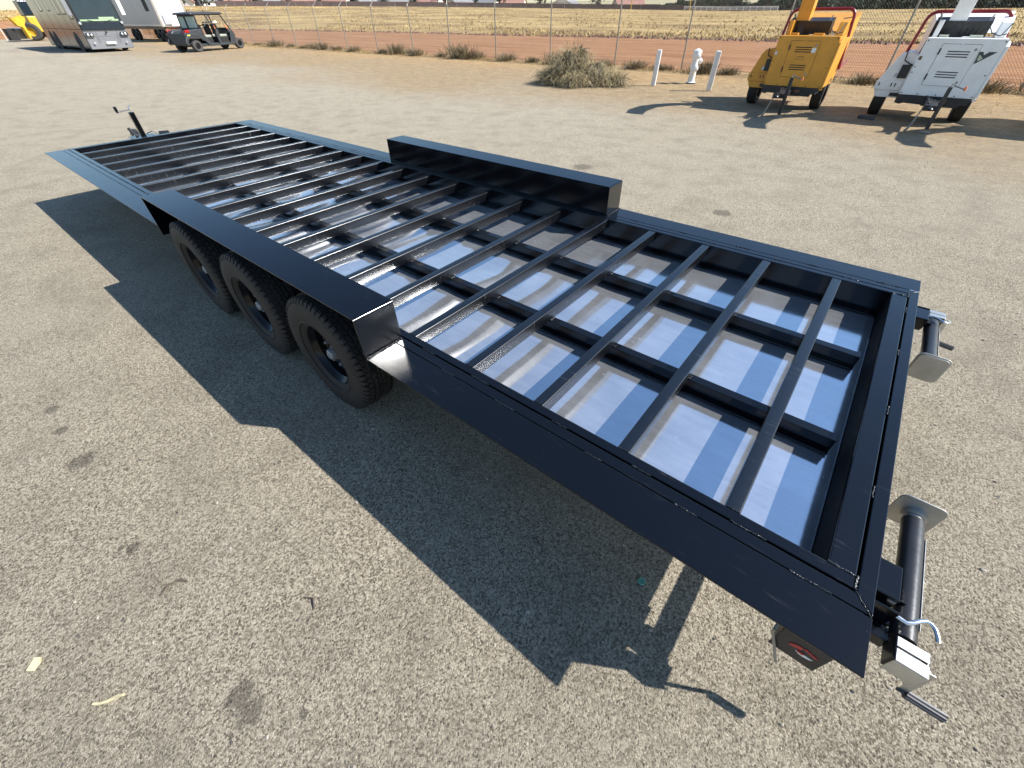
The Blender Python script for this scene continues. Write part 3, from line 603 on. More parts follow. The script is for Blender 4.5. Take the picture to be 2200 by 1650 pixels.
# rear stabiliser jacks, swung up along the rear rail
def stab_jack(s):
    """s=+1: near one, foot pointing to +Y;  s=-1: the far one, mirrored"""
    f = (lambda y: y) if s > 0 else my
    zc = Z0 - .122; xc = .124
    m = MB(); m.tube([(xc, f(.245), zc), (xc, f(.729), zc)], .032, 28); jk = m.build('stabilizer_jack', M['jack'], TR, 50)
    m = MB(); m.tube([(xc, f(.715), zc), (xc, f(.770), zc)], .026, 20); m.tube([(xc, f(.745), zc), (xc, f(.766), zc)], .036, 20); m.build('inner_tube', M['zinc'], jk, 40)
    m = MB(); m.prism(rounded((xc, zc), .135, .150, .025), 'y', f(.766), f(.772)); m.prism(rounded((xc, zc), .122, .137, .02), 'y', f(.772), f(.778)); m.build('foot_plate', M['zinc_foot'], jk, 30, .002)
    # gear head
    m = MB(); m.box(.096, .160, f(.164), f(.236), zc - .040, zc + .030); m.build('gear_housing', M['jack'], jk, 0, .006)
    m = MB(); m.box(.098, .172, f(.156), f(.194), zc + .0305, zc + .034); m.box(.098, .172, f(.201), f(.232), zc + .0305, zc + .034)
    m.box(.098, .172, f(.1555), f(.1595), zc - .040, zc + .0303); m.box(.168, .172, f(.160), f(.232), zc - .02, zc + .0303); m.build('gear_cover', M['zinc'], jk, 0, .0015)
    m = MB(); m.tube([(.160, f(.196), Z0 - .118), (.186, f(.196), Z0 - .118)], .009, 10); m.lathe([(.004, .172), (.010, .174), (.010, .182)], (0, f(.222), Z0 - .112), 'x', 8); m.build('shaft', M['steel'], jk)
    m = MB(); m.prism([(.176, Z0 - .108), (.198, Z0 - .108), (.212, Z0 - .266), (.190, Z0 - .266)], 'y', f(.1865), f(.192)); m.build('crank_arm', M['zinc'], jk, 0, .0015)
    m = MB(); ha = Vector((.205, f(.184), Z0 - .257)); hb = Vector((.302, f(.190), Z0 - .266)); n = 20; d = (hb - ha).normalized(); u = Vector((0, 1, 0)); w_ = d.cross(u); vs = []
    for p_ in (ha, hb):
        for k in range(n):
            r_ = .0145 if k % 2 else .0118; a = 2 * math.pi * k / n; vs.append(p_ + (u * math.cos(a) + w_ * math.sin(a)) * r_)
    m.add(vs, [(k, (k + 1) % n, n + (k + 1) % n, n + k) for k in range(n)] + [tuple(range(n)), tuple(range(n, 2 * n))]); m.tube([ha - d * .02, ha], .006, 8); m.build('crank_grip', M['grip'], jk, 0)
    # bracket from the rear rail, low blocks added to fill light gaps, pull pin
    m = MB(); m.box(.0006, .070, f(.300), f(.425), Z0 - .095, Z0 - .034); m.box(.0006, .076, f(.262), f(.270), Z0 - .165, Z0 - .040); m.box(.0006, .092, f(.2705), f(.2995), Z0 - .165, Z0 - .12); m.box(.0006, .094, f(.215), f(.2615), Z0 - .165, Z0 - .12)
    m.box(.0705, .092, f(.300), f(.308), Z0 - .13, Z0 - .09); m.box(.0705, .110, f(.345), f(.349), Z0 - .112, Z0 - .085); m.build('jack_bracket', M['black'], jk, 0, .002)
    m = MB(); m.tube([(.078, f(.281), Z0 - .075), (.108, f(.276), Z0 - .075), (.122, f(.287), Z0 - .073), (.134, f(.301), Z0 - .071), (.150, f(.315), Z0 - .071), (.163, f(.316), Z0 - .073), (.174, f(.306), Z0 - .075), (.181, f(.290), Z0 - .078), (.184, f(.274), Z0 - .080)], .0066, 12)
    m.tube([(.055, f(.283), Z0 - .075), (.080, f(.281), Z0 - .075)], .011, 10); m.build('pull_pin', M['alu'], jk, 60)
    m = MB(); m.box(xc + .0325, xc + .0335, f(.32), f(.47), zc - .012, zc + .010); m.build('sticker', M['red'], jk, 0); 
    m = MB(); m.box(xc + .0320, xc + .0328, f(.30), f(.66), zc - .016, zc + .016); m.build('label_strip', M['white'], jk, 0)
    return jk
stab_jack(1); stab_jack(-1)
# tail lamp brackets under the side plates
for s in (0, 1):
    f = (lambda y: y) if s == 0 else my
    m = MB(); yb = .098
    m.box(-.135, -.004, f(yb), f(yb + .005), Z0 - .302, Z0 - .0085); m.box(-.135, -.130, f(yb + .0055), f(yb + .07), Z0 - .27, Z0 - .0085); m.box(-.012, -.004, f(yb + .0055), f(yb + .07), Z0 - .302, Z0 - .0085)
    tl = m.build('lamp_bracket', M['iron'], TR, 0, .0015)
    def oval(cx, cz, a, b, lo=0, hi=2 * math.pi, n=20): return [(cx + a * math.cos(lo + (hi - lo) * i / n), cz + b * math.sin(lo + (hi - lo) * i / n)) for i in range(n + (0 if hi - lo > 6 else 1))]
    m = MB(); cx, cz = -.062, Z0 - .232
    m.prism(oval(cx, cz, .038, .025, math.radians(100), math.radians(190), 8) + [(cx - .005, cz + .004)], 'y', f(yb - .0006), f(yb - .002))
    m.prism([(cx - .002, cz + .028), (cx + .040, cz + .014), (cx + .034, cz + .006), (cx - .002, cz + .018)], 'y', f(yb - .0006), f(yb - .002))
    m.prism([(cx - .012, cz - .004), (cx + .012, cz - .004), (cx + .005, cz - .016), (cx - .010, cz - .014)], 'y', f(yb - .0012), f(yb - .0026))
    m.box(-.1356, -.1366, f(yb + .01), f(yb + .065), Z0 - .20, Z0 - .188)
    m.build('tail_lamp', M['red'], tl, 0)
    m = MB(); m.prism(oval(cx + .010, cz - .004, .026, .020, math.radians(200), math.radians(340), 10), 'y', f(yb - .0004), f(yb - .0012)); m.build('lamp_surround', M['white'], tl, 0)
    m = MB(); m.tube([(-.155, f(.09), Z0 - .19), (-.152, f(.092), Z0 - .215), (-.085, f(.085), Z0 - .36)] if s == 0 else [(-.155, f(.09), Z0 - .19), (-.15, f(.09), Z0 - .3)], .005, 8); m.tube([(-.155, f(.09), Z0 - .19), (-.15, f(.13), Z0 - .17)], .005, 8); m.build('hanging_rod', M['galv'], TR)
# under-frame pieces behind the wheels that close the light off below the floor
m = MB()
for x in (-1.35, -5.6, -7.2): m.box(x - .04, x + .04, .30, my(.30), Z0 - .235, Z0 - .165)
m.build('cross_beam', M['iron'], TR, 0)

# ------------------------------------------------------------------ brush chippers
def chipper(loc, rz, label, body, logo=None, flipbar=0):
    R = empty('brush_chipper', loc, label, 'wood chipper', rz, 'brush chippers parked by the fence')
    B = M[body]
    m = MB(); m.box(-.60, .60, 0.006, 1.05, .49, 1.395); m.box(-.605, .612, -.004, .003, .487, 1.40); m.box(-.60, .60, .004, .30, 1.396, 1.402); body_o = m.build('engine_housing', B, R, 0, .01)
    m = MB(); m.prism([(-.02, .50), (1.05, .50), (1.28, .80), (1.28, 1.36), (.2, 1.36), (.0, 1.30)], 'x', .615, .66); m.build('side_panel', B, R, 0, .006)
    # louvred door
    m = MB(); d0, d1, e0, e1 = -.315, .275, .665, 1.315
    m.box(d0, d1, -.011, -.0045, e0, e1); dr = m.build('access_door', B, R, 0, .002)
    for z in (1.205, 1.165, 1.125, .885, .845, .805):
        m = MB(); m.box(-.185, .150, -.0122, -.0108, z - .0085, z + .0085); m.build('louvre', M['slot'], dr, 0)
    for z in (1.20, .80): m = MB(); m.box(d0 - .014, d0 + .012, -.020, -.0112, z - .05, z + .05); m.build('hinge', M['iron'], dr, 0, .003)
    for z in (1.24, .73): m = MB(); m.lathe([(.022, -.011), (.022, -.018), (.008, -.022)], (.215, 0, z), 'y', 14); m.build('latch', M['steel'], dr)
    m = MB()
    for x, z in ((-.575, 1.365), (.575, 1.365), (-.575, .95), (-.575, .86), (.57, .86), (-.575, .515), (.575, .515), (-.3, .51), (.0, .51), (.3, .51)): m.lathe([(.011, -.004), (.011, -.012), (.004, -.014)], (x, 0, z), 'y', 8)
    m.build('bolt', M['iron'], R, kind='stuff')
    m = MB(); m.box(d0 - .004, d0 + .28, -.0057, -.0047, e1 + .001, e1 + .006); m.box(d0 + .31, d1 - .002, -.0057, -.0047, e1 + .001, e1 + .006); m.box(d0 - .007, d0 - .001, -.0057, -.0047, e0, e1); m.box(d1 + .001, d1 + .005, -.0057, -.0047, e0, e1); m.box(d0, d1, -.0057, -.0047, e0 - .005, e0 - .001); m.build('door_gap', M['slot'], dr, 0, kind='stuff')
    if logo:
        m = MB(); m.prism([(.285, 1.212), (.345, 1.212), (.375, 1.165), (.43, 1.214), (.545, 1.214), (.30, 1.02)], 'y', -.0055, -.0072); em = m.build('emblem', M['logo_dark'], R, 0)
        m = MB(); m.prism([(.312, 1.165), (.325, 1.165), (.385, 1.115), (.345, 1.075), (.318, 1.085)], 'y', -.0073, -.0084); m.build('emblem_bar', M['logo_light'], em, 0)
    else:
        m = MB(); m.box(.155, .235, -.0135, -.0112, 1.115, 1.20); m.build('sticker', M['white'], dr, 0)
        m = MB()                                # faded maker's lines printed on the door
        m.prism([(-.10, 1.045), (-.075, 1.045), (-.085, 1.015)], 'y', -.0112, -.0122)
        for i in range(6): m.box(-.065 + i * .020, -.050 + i * .020, -.0122, -.0112, 1.030, 1.045)
        for i in range(10): m.box(-.13 + i * .022, -.117 + i * .022, -.0122, -.0112, .985, .995)
        m.build('printed_lettering', M['ink'], dr, 0, kind='stuff')
    # chassis
    m = MB(); m.box(-.60, .56, .0, 1.2, .36, .482); m.box(-.15, .45, .02, .1, .31, .36)
    m.prism([(-.62, .34), (-.52, .32), (-.46, .345), (-.1, .33), (-.05, .30), (.40, .32), (.6, .43), (.6, .484), (-.62, .484)], 'y', -.012, .0); m.build('chassis', M['iron'], R, 0, .004)
    m = MB(); m.box(.10, .22, -.0135, -.0125, .38, .43); m.build('plate', M['rust'], R, 0)
    m = MB(); m.prism([(-.005, .485), (.02, .485), (.02, .45), (-.005, .45)], 'x', .30, .66); m.build('bumper_corner', B, R, 0)
    m = MB(); m.box(-.10, .10, -1.0, .0, .36, .44); m.box(-.10, .03, -1.12, -.98, .37, .46); m.build('drawbar', M['iron'], R, 0, .006)
    m = MB(); m.tube([(.0, -1.12, .42), (.0, -1.22, .42)], .03, 10); m.lathe([(.04, -.02), (.055, 0), (.04, .02)], (0, -1.25, .42), 'z', 12); m.build('hitch_ring', M['iron'], R)
    m = MB(); m.box(.10, .165, -.98, -.915, .06, .74); jk = m.build('jack_post', M['iron'] if body == 'yellow' else M['jack'], R, 0, .006)
    m = MB(); m.prism(rounded((.132, -.948), .17, .17, .03), 'z', .004, .02); m.build('jack_foot', M['steel'], jk)
    m = MB(); m.tube([(.132, -.948, .74), (.132, -.948, .79), (.20, -.99, .76), (.34, -1.0, .72)], .010, 6); m.build('jack_crank', M['steel'], jk)
    m = MB(); m.lathe([(.018, .70), (.022, .74), (.012, .77)], (.345, -1.0, 0), 'z', 8); m.build('crank_knob', M['orange_tag'], jk)
    m = MB()                                    # safety chain
    for i in range(24):
        t_ = i / 24; c = Vector((-.10 - .10 * t_, -.95 - .14 * math.sin(t_ * 2.2), .40 - .38 * math.sin(t_ * 1.57))); a = (i % 2) * 1.5
        m.tube([c + Vector((math.cos(k) * .016 * math.cos(a), math.cos(k) * .016 * math.sin(a), math.sin(k) * .024)) for k in (0, 1.05, 2.1, 3.14, 4.2, 5.2, 6.28)], .006, 5)
    m.build('safety_chain', M['steel'], R, kind='stuff')
    m = MB()
    for s in range(5): m.tube([(-.18 + .07 * s, -.05 - .1 * s, .47), (-.12 + .05 * s, -.30 - .05 * s, .52 - .02 * s), (-.05, -.75, .45)], .010, 6)
    m.build('hoses', M['iron'], R, kind='stuff')
    # wheels with mudguard
    for xw in (-.93, .55):
        m = MB(); m.lathe([(.18, -.10), (.27, -.115), (.315, -.105), (.33, -.08), (.33, .08), (.315, .105), (.27, .115), (.18, .10)], (0, 0, 0), 'x', 28, cap=False); m.lathe([(.18, .05), (.10, .06), (.05, .04), (.0, .04)], (0, 0, 0), 'x', 20, cap=False); m.lathe([(.18, -.06), (.06, -.05), (.0, -.05)], (0, 0, 0), 'x', 20, cap=False)
        m.build('wheel', M['rubber'], R, 40, loc=(xw, .78, .33))
    m = MB(); m.prism([(-.60, .37), (-1.04, .37), (-1.10, .52), (-1.10, .67), (-.96, 1.05), (-.90, 1.12), (-.74, 1.16), (-.60, 1.10)], 'y', .42, 1.35); m.prism([(-1.08, .50), (-1.12, .52), (-1.12, .66), (-1.08, .67), (-.65, .67), (-.65, .50)], 'y', .395, .418); sb = m.build('tool_box', B, R, 0, .012)
    m = MB(); m.box(-.80, -.64, .37, .394, .72, .95); m.box(-.78, -.62, .385, .417, .40, .46); m.box(-1.06, -1.04, .388, .394, .57, .63); m.box(-.84, -.82, .388, .394, .57, .63); m.box(-.77, -.75, .388, .394, .57, .63); m.build('recess', M['iron'], sb, 0, kind='stuff')
    m = MB(); m.box(-.86, -.80, .3955, .4185, .735, .80); m.build('blue_decal', M['ink_grey'], sb, 0)
    m = MB(); m.box(-.98, -.93, .3955, .4185, .60, .64); m.build('warning_decal', M['orange_tag'], sb, 0)
    for xx in (-.66, .52): m = MB(); m.lathe([(.032, 2.045), (.032, 2.035), (.02, 2.03)], (xx, 0, 1.66), 'y', 12); m.build('reflector', M['red'], R, 0)
    m = MB(); m.box(-.585, -.535, -.0055, -.0042, 1.06, 1.12); m.build('warning_decal', M['ink_grey'] if body == 'yellow' else M['ink'], R, 0)
    m = MB(); m.tube([(-.62, .35, .94), (-.80, .36, 1.02), (-.82, .36, 1.16)], .012, 6); m.build('hand_lever', M['iron'], R)
    # comb guard, rollers and infeed behind the engine
    m = MB(); A = Matrix.Translation((0, .62, 1.41)) @ Matrix.Rotation(math.radians(12), 4, 'X')
    m.box(-.60, .24, 0, .02, 0, .235, A); m.box(-.62, -.60, -.02, .3, -.02, .235, A); m.box(.24, .26, -.02, .3, -.02, .235, A); m.box(-.60, .24, .02, .3, .205, .235, A); gd = m.build('slotted_guard', M['iron'], R, 0, .004)
    m = MB()
    for i in range(9): m.prism([(-.53 + i * .085, .03), (-.505 + i * .085, .03), (-.475 + i * .085, .13), (-.50 + i * .085, .13)], 'y', -.0015, -.0005)
    for i in range(9): m.box(-.54 + i * .085, -.51 + i * .085, -.0015, -.0005, .185, .205)
    so = m.build('guard_slot', M['slot'], gd, 0, kind='stuff'); so.data.transform(A)
    m = MB(); m.box(-.45, -.30, .30, .42, 1.403, 1.44); m.box(.02, .22, .30, .42, 1.403, 1.44); m.build('cap_plate', M['logo_light'] if body != 'yellow' else B, R, 0)
    m = MB()
    for a, b in (((-.52, 1.05, 1.2), (-.72, 2.0, 1.74)), ((.45, 1.05, 1.2), (.58, 2.0, 1.74))): pass
    pts_in = [(-.50, 1.06, .75), (.46, 1.06, .75), (.46, 1.06, 1.45), (-.50, 1.06, 1.45)]; pts_out = [(-.72, 2.05, .70), (.56, 2.05, .70), (.56, 2.05, 1.76), (-.72, 2.05, 1.76)]
    for i in range(4):
        j = (i + 1) % 4; a, b, c, d = [Vector(q) for q in (pts_in[i], pts_in[j], pts_out[j], pts_out[i])]; m.face([a, b, c, d]); cen = Vector((-.05, 1.5, 1.2)); m.face([q + (q - cen) * .03 for q in (d, c, b, a)])
    m.build('infeed_hopper', B, R, 0)
    m = MB(); m.box(-.56, -.48, .35, 1.1, 1.40, 1.66); fh = m.build('feed_housing', B, R, 0, .008)
    for yy, zz, r_ in ((.45, 1.58, .035), (.62, 1.48, .02), (.85, 1.60, .03)):
        m = MB(); m.lathe([(r_, -.562), (r_, -.5605)], (0, yy, zz), 'x', 14); m.build('access_hole', M['slot'], fh, 0)
    m = MB(); m.prism([(.55, 1.40), (1.08, 1.40), (1.08, 1.72), (.75, 1.62)], 'x', .40, .56); m.build('feed_housing', B, R, 0, .008)
    m = MB(); m.tube([(.16, .60, 1.55), (.22, .62, 1.74)], .012, 6); m.tube([(.47, .5, 1.42), (.55, .5, 1.62)], .012, 6); m.tube([(-.55, .8, 1.64), (-.60, .8, 1.76)], .02, 6); m.build('control_lever', M['steel'], R, kind='stuff')
    m = MB(); m.tube([(.26, .6, 1.55), (.33, .58, 1.47), (.45, .5, 1.43), (.55, .5, 1.46)], .009, 6); m.tube([(-.5, .6, 1.6), (-.58, .7, 1.5), (-.62, .9, 1.3), (-.63, .9, 1.1)], .014, 6); m.build('hydraulic_hose', M['grip'], R, kind='stuff')
    # discharge chute
    cx = -.37 if body == 'yellow' else -.29
    m = MB(); m.prism([(.60, 1.60), (.90, 1.60), (.84, 2.10), (.62, 2.42), (.25, 2.62), (-.45, 2.62), (-1.00, 2.44), (-1.04, 2.28), (-.45, 2.42), (.18, 2.42), (.42, 2.28), (.56, 2.05)], 'x', cx - .135, cx + .135); m.build('discharge_chute', B, R, 0, .01)
    m = MB(); m.lathe([(.22, 1.40), (.22, 1.58), (.18, 1.60)], (cx, .80, 0), 'z', 20); m.build('chute_turntable', M['iron'], R)
    # feed control bar
    y_ = 1.02; pts = []
    c0 = [(-.80, 1.12), (-.725, 1.84), (.56, 1.84), (.70, .78)]
    def arc(p, q, r_, rad, n=6):
        p, q, r_ = Vector(p), Vector(q), Vector(r_); a = q + (p - q).normalized() * rad; b = q + (r_ - q).normalized() * rad
        return [a.lerp(q, t).lerp(q.lerp(b, t), t) for t in [i / n for i in range(n + 1)]]
    path = [Vector(c0[0])] + arc(c0[0], c0[1], c0[2], .16) + arc(c0[1], c0[2], c0[3], .14) + [Vector(c0[3])]
    if flipbar: path = [Vector((q.x - .07, q.y - .06)) for q in path]; path[-1] = Vector((.60, 1.38))
    m = MB(); m.tube([(q.x, y_ + .0 * i, q.y) for i, q in enumerate(path)], .031, 10); m.tube([(path[0].x, y_, path[0].y), (path[0].x + .02, y_ + .9, path[0].y + .05)], .02, 8); m.tube([(path[-1].x, y_, path[-1].y), (path[-1].x, y_ + .9, path[-1].y + .1)], .02, 8); m.build('control_bar', M['red_bar'], R)
    return R
chipper((-2.86, 12.70, 0), math.radians(0), 'yellow brush chipper with a white sticker on its louvred door', 'yellow')
chipper((-.15, 12.70, 0), math.radians(0), 'white brush chipper with a dark V shaped emblem beside its louvred door', 'white', True, 1)
R3 = chipper((2.62, 12.75, 0), math.radians(0), 'white brush chipper just outside the right edge whose shadow falls on the gravel', 'white', True, 1)

# ------------------------------------------------------------------ hydrant, posts, brush pile
hy = empty('fire_hydrant', (-6.56, 16.36, 0), 'white fire hydrant standing between two white posts', 'hydrant', math.radians(-55))
m = MB(); m.lathe([(.15, .0), (.15, .035), (.115, .05), (.105, .09), (.100, .36), (.112, .38), (.118, .46), (.105, .52), (.095, .58), (.10, .68), (.105, .76), (.135, .80), (.14, .84), (.125, .875), (.06, .905), (.04, .92)], (0, 0, 0), 'z', 28); m.build('barrel', M['white_worn'], hy)
m = MB(); m.lathe([(.16, .0), (.16, .03)], (0, 0, -.0), 'z', 20); m.build('base_flange', M['iron'], hy)
for (a, z, r, L_) in ((0, .42, .062, .19), (180, .44, .055, .18), (90, .60, .055, .165), (0, .74, .058, .19), (200, .72, .04, .15)):
    m = MB(); m.lathe([(r * .95, .05), (r * .95, L_ - .05), (r * 1.4, L_ - .045), (r * 1.42, L_ + .02), (r * 1.1, L_ + .03), (r * .4, L_ + .035), (r * .4, L_ + .06)], (0, 0, 0), 'x', 16); oo = m.build('outlet_cap', M['white_worn'], hy, loc=(0, 0, z)); oo.rotation_euler = (0, 0, math.radians(a))
for i, (x, y, h, a, lab) in enumerate(((-7.34, 15.10, .93, .3, 'white wooden post left of the fire hydrant beside the brush pile'), (-5.47, 14.98, .96, .5, 'white wooden post right of the fire hydrant beside the yellow chipper'))):
    m = MB(); m.box(-.068, .068, -.068, .068, 0, h); o = m.build('bollard', M['white_worn'], None, 0, .018, loc=(x, y, 0)); o.rotation_euler = (0.01, .015, a); tag(o, lab, 'post', 'white guard posts by the hydrant')

def strand(m, p, d, L_, r, droop, seg=4):
    pts = [Vector(p)]; d = Vector(d).normalized()
    for i in range(seg):
        d = (d + Vector((random.gauss(0, .16), random.gauss(0, .16), -droop / seg + random.gauss(0, .08)))).normalized(); q = pts[-1] + d * (L_ / seg); q.z = max(q.z, .005); pts.append(q)
    a = random.uniform(0, math.pi); s_ = Vector((math.cos(a), math.sin(a), random.uniform(-.4, .4))); b = len(m.v)
    vs = []
    for i, q in enumerate(pts): w_ = r * (1 - .75 * i / seg); vs += [q + s_ * w_, q - s_ * w_]
    m.add(vs, [(2 * i, 2 * i + 1, 2 * i + 3, 2 * i + 2) for i in range(seg)])
bp = empty('brush_pile', (-9.75, 13.95, 0), 'heap of dry grey green brush dumped on the ground by the fence', 'brush pile')
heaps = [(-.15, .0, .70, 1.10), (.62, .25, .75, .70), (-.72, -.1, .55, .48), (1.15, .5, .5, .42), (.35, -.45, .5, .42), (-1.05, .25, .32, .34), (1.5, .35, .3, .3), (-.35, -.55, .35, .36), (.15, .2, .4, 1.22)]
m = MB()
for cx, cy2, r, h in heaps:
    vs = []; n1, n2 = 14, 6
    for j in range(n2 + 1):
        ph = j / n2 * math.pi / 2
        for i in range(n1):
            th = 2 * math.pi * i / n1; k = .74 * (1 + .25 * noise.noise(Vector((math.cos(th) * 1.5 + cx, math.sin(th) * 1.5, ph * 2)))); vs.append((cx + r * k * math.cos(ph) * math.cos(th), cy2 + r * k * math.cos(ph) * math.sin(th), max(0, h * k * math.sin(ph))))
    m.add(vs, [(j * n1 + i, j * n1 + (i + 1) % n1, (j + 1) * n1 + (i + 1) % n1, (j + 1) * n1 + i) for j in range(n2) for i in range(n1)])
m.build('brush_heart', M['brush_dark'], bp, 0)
m = MB()
for i in range(9500):
    cx, cy2, r, h = random.choices(heaps, [4, 3, 2, 1.3, 1.5, .7, .6, .8, .7])[0]
    th = random.uniform(0, 2 * math.pi); ph = math.asin(random.random() ** .8); k = random.uniform(.55, 1.0)
    p = Vector((cx + r * k * math.cos(ph) * math.cos(th), cy2 + r * k * math.cos(ph) * math.sin(th), max(.01, h * k * math.sin(ph))))
    tuft = noise.noise(Vector((p.x * 4, p.y * 4, p.z * 4)))
    d = Vector((math.cos(th) * .7 + tuft, math.sin(th) * .7 - tuft, .55 + random.gauss(0, .5)))
    strand(m, p, d, random.uniform(.18, .5), random.uniform(.0035, .0075), random.uniform(.6, 2.0))
m.build('brush_stems', M['brush'], bp, 0, kind='stuff')
m = MB()
for i in range(70):
    cx, cy2, r, h = random.choice(heaps); a = random.uniform(0, 6.28); p = Vector((cx + r * .6 * math.cos(a), cy2 + r * .6 * math.sin(a), h * random.uniform(.2, .8))); d = Vector((math.cos(a), math.sin(a), random.uniform(-.3, .9))).normalized(); L_ = random.uniform(.25, .6); k = Vector((random.gauss(0, .06), random.gauss(0, .06), random.gauss(0, .06)))
    m.tube([p, p + d * L_ * .5 + k, p + d * L_ - Vector((0, 0, .06))], [.008, .006, .003], 5)
m.build('brush_branches', M['stick'], bp, 60, kind='stuff')

# ------------------------------------------------------------------ chain link fence
FY = 20.2
fence = empty('chain_link_fence', (-20, FY, 0), 'tall chain link fence with leaning barbed wire arms between the yard and the dirt road', 'fence')
posts = [-45.19, -41.75, -38.48, -35.12, -31.9, -28.62, -25.13, -21.98, -18.55, -15.07, -11.53, -8.44, -5.0, -1.52, 1.9, 5.3]
x = -48.6
while x > -84: posts.append(x); x -= 3.38
pm = None; HF = 2.18
for x in sorted(posts):
    if pm is None:
        m = MB(); m.tube([(0, 0, 0), (0, 0, HF)], .030, 10); pm = m.build('fence_post', M['galv'], fence, 50)
        m = MB(); m.tube([(0, 0, HF - .03), (0, 0, HF + .05), (.02, .14, HF + .16), (.05, .34, HF + .36)], .022, 8); m.lathe([(.040, HF - .04), (.042, HF + .02), (.025, HF + .05)], (0, 0, 0), 'z', 10); am = m.build('barb_arm', M['galv'], pm, 50); p = pm
    else: p = copy_tree(pm, fence)
    p.location = (x + 20, 0, 0); p.rotation_euler = (random.gauss(0, .01), random.gauss(0, .012), random.gauss(0, .5))
m = MB(); xa, xb = -84, 6.5; pitch = .075; H1, H2 = .05, HF - .03
def wire(m, a, b, r=.0034):
    a, b = Vector(a), Vector(b); d = (b - a).normalized(); u = d.cross(Vector((0, 1, 0))).normalized() * r; w_ = Vector((0, r, 0))
    vs = [a + u, a - u * .5 + w_ * .87, a - u * .5 - w_ * .87, b + u, b - u * .5 + w_ * .87, b - u * .5 - w_ * .87]; m.add(vs, [(0, 1, 4, 3), (1, 2, 5, 4), (2, 0, 3, 5)])
x = xa - (H2 - H1)
while x < xb:
    for s in (1, -1):
        p0, p1 = (x, H1), (x + (H2 - H1), H2)
        if s < 0: p0, p1 = (x + (H2 - H1), H1), (x, H2)
        # keep the wires inside the run
        if min(p0[0], p1[0]) > xa and max(p0[0], p1[0]) < xb: wire(m, (p0[0] + 20, s * .003, p0[1]), (p1[0] + 20, s * .003, p1[1]))
    x += pitch
wire(m, (xa + 20, 0, H2), (xb + 20, 0, H2), .004); wire(m, (xa + 20, 0, H1), (xb + 20, 0, H1), .004)
m.build('chain_link_mesh', M['wire'], fence, 0, kind='stuff')
m = MB()
for k in range(3): wire(m, (xa + 20, .05 + .13 * k, HF + .08 + .13 * k), (xb + 20, .05 + .13 * k, HF + .08 + .13 * k), .003)
m.build('barbed_wire', M['wire'], fence, 0, kind='stuff')

# weeds along the foot of the fence
protos = []
def weed(n, spread, h, droop=.5, r=.006):
    m = MB()
    for i in range(n):
        a = random.uniform(0, 6.28); q = abs(random.gauss(0, spread)); strand(m, (q * math.cos(a), q * math.sin(a), 0), (math.cos(a) * .6, math.sin(a) * .6, 1.3), h * random.uniform(.5, 1.15), r * random.uniform(.7, 1.6), droop)
    return m
for i in range(4):
    o = weed(330, .28, (.34, .42, .30, .5)[i], .8 if i < 3 else .2, .010).build('weed_clump', M['weed'], None, 0); protos.append(o)
wl_ = [(-44.0, 19.9, .7), (-41.2, 19.9, 1.3), (-37.0, 19.9, .8), (-34.4, 19.8, .9), (-32.8, 19.9, .8), (-30.6, 19.7, .9), (-27.6, 19.7, 1.0), (-26.3, 19.8, 1.1), (-25.6, 20.1, .8), (-24.3, 19.6, 1.0), (-22.4, 19.8, .8), (-20.6, 19.5, 1.35), (-19.7, 19.7, 1.2), (-17.5, 19.8, 1.0), (-15.9, 19.8, .9), (-14.3, 19.6, 1.0), (-13.2, 19.7, .9), (-10.3, 19.7, .9), (-9.1, 19.8, .8), (-7.3, 19.6, 1.0), (-6.4, 19.7, .8), (-4.4, 19.6, 1.0), (-2.0, 19.4, 1.1), (-.6, 19.3, 1.0), (1.0, 19.2, 1.1), (2.4, 19.3, 1.1), (-46.5, 19.6, 1.0), (-35.8, 20, .7), (-39.2, 20.1, .8), (-11.9, 20.0, .7), (-3.3, 19.9, .8)]
used = [False] * 4
for i, (x, y, s) in enumerate(wl_):
    k = i % 4
    if used[k]: o = protos[k].copy(); COL.objects.link(o)
    else: o = protos[k]; used[k] = True
    o.location = (x, y, 0.0); o.scale = (s * 1.25, s, s); o.rotation_euler = (0, 0, random.uniform(0, 6))
    tag(o, 'dry grey brown weed clump growing at the foot of the chain link fence', 'weed', 'weeds along the fence')
m = MB()                                          # thin dry growth and litter along the verge
for i in range(15000):
    x = random.uniform(-52, 4); y = 20.0 - abs(random.gauss(0, .9)) if random.random() < .6 else random.uniform(14.6, 20)
    if noise.noise(Vector((x * .5, y * .8, 0))) < -.05: continue
    near = max(0, 1 - abs(20 - y) / 1.2); strand(m, (x, y, 0), (random.gauss(0, .6), random.gauss(0, .6), .3 + near), random.uniform(.06, .16) + .22 * near * random.random(), random.uniform(.004, .009), .7, 3)
tag(m.build('verge_grass', M['straw'], None, 0, kind='stuff'), 'sparse dry straw on the dusty verge in front of the fence', 'grass')

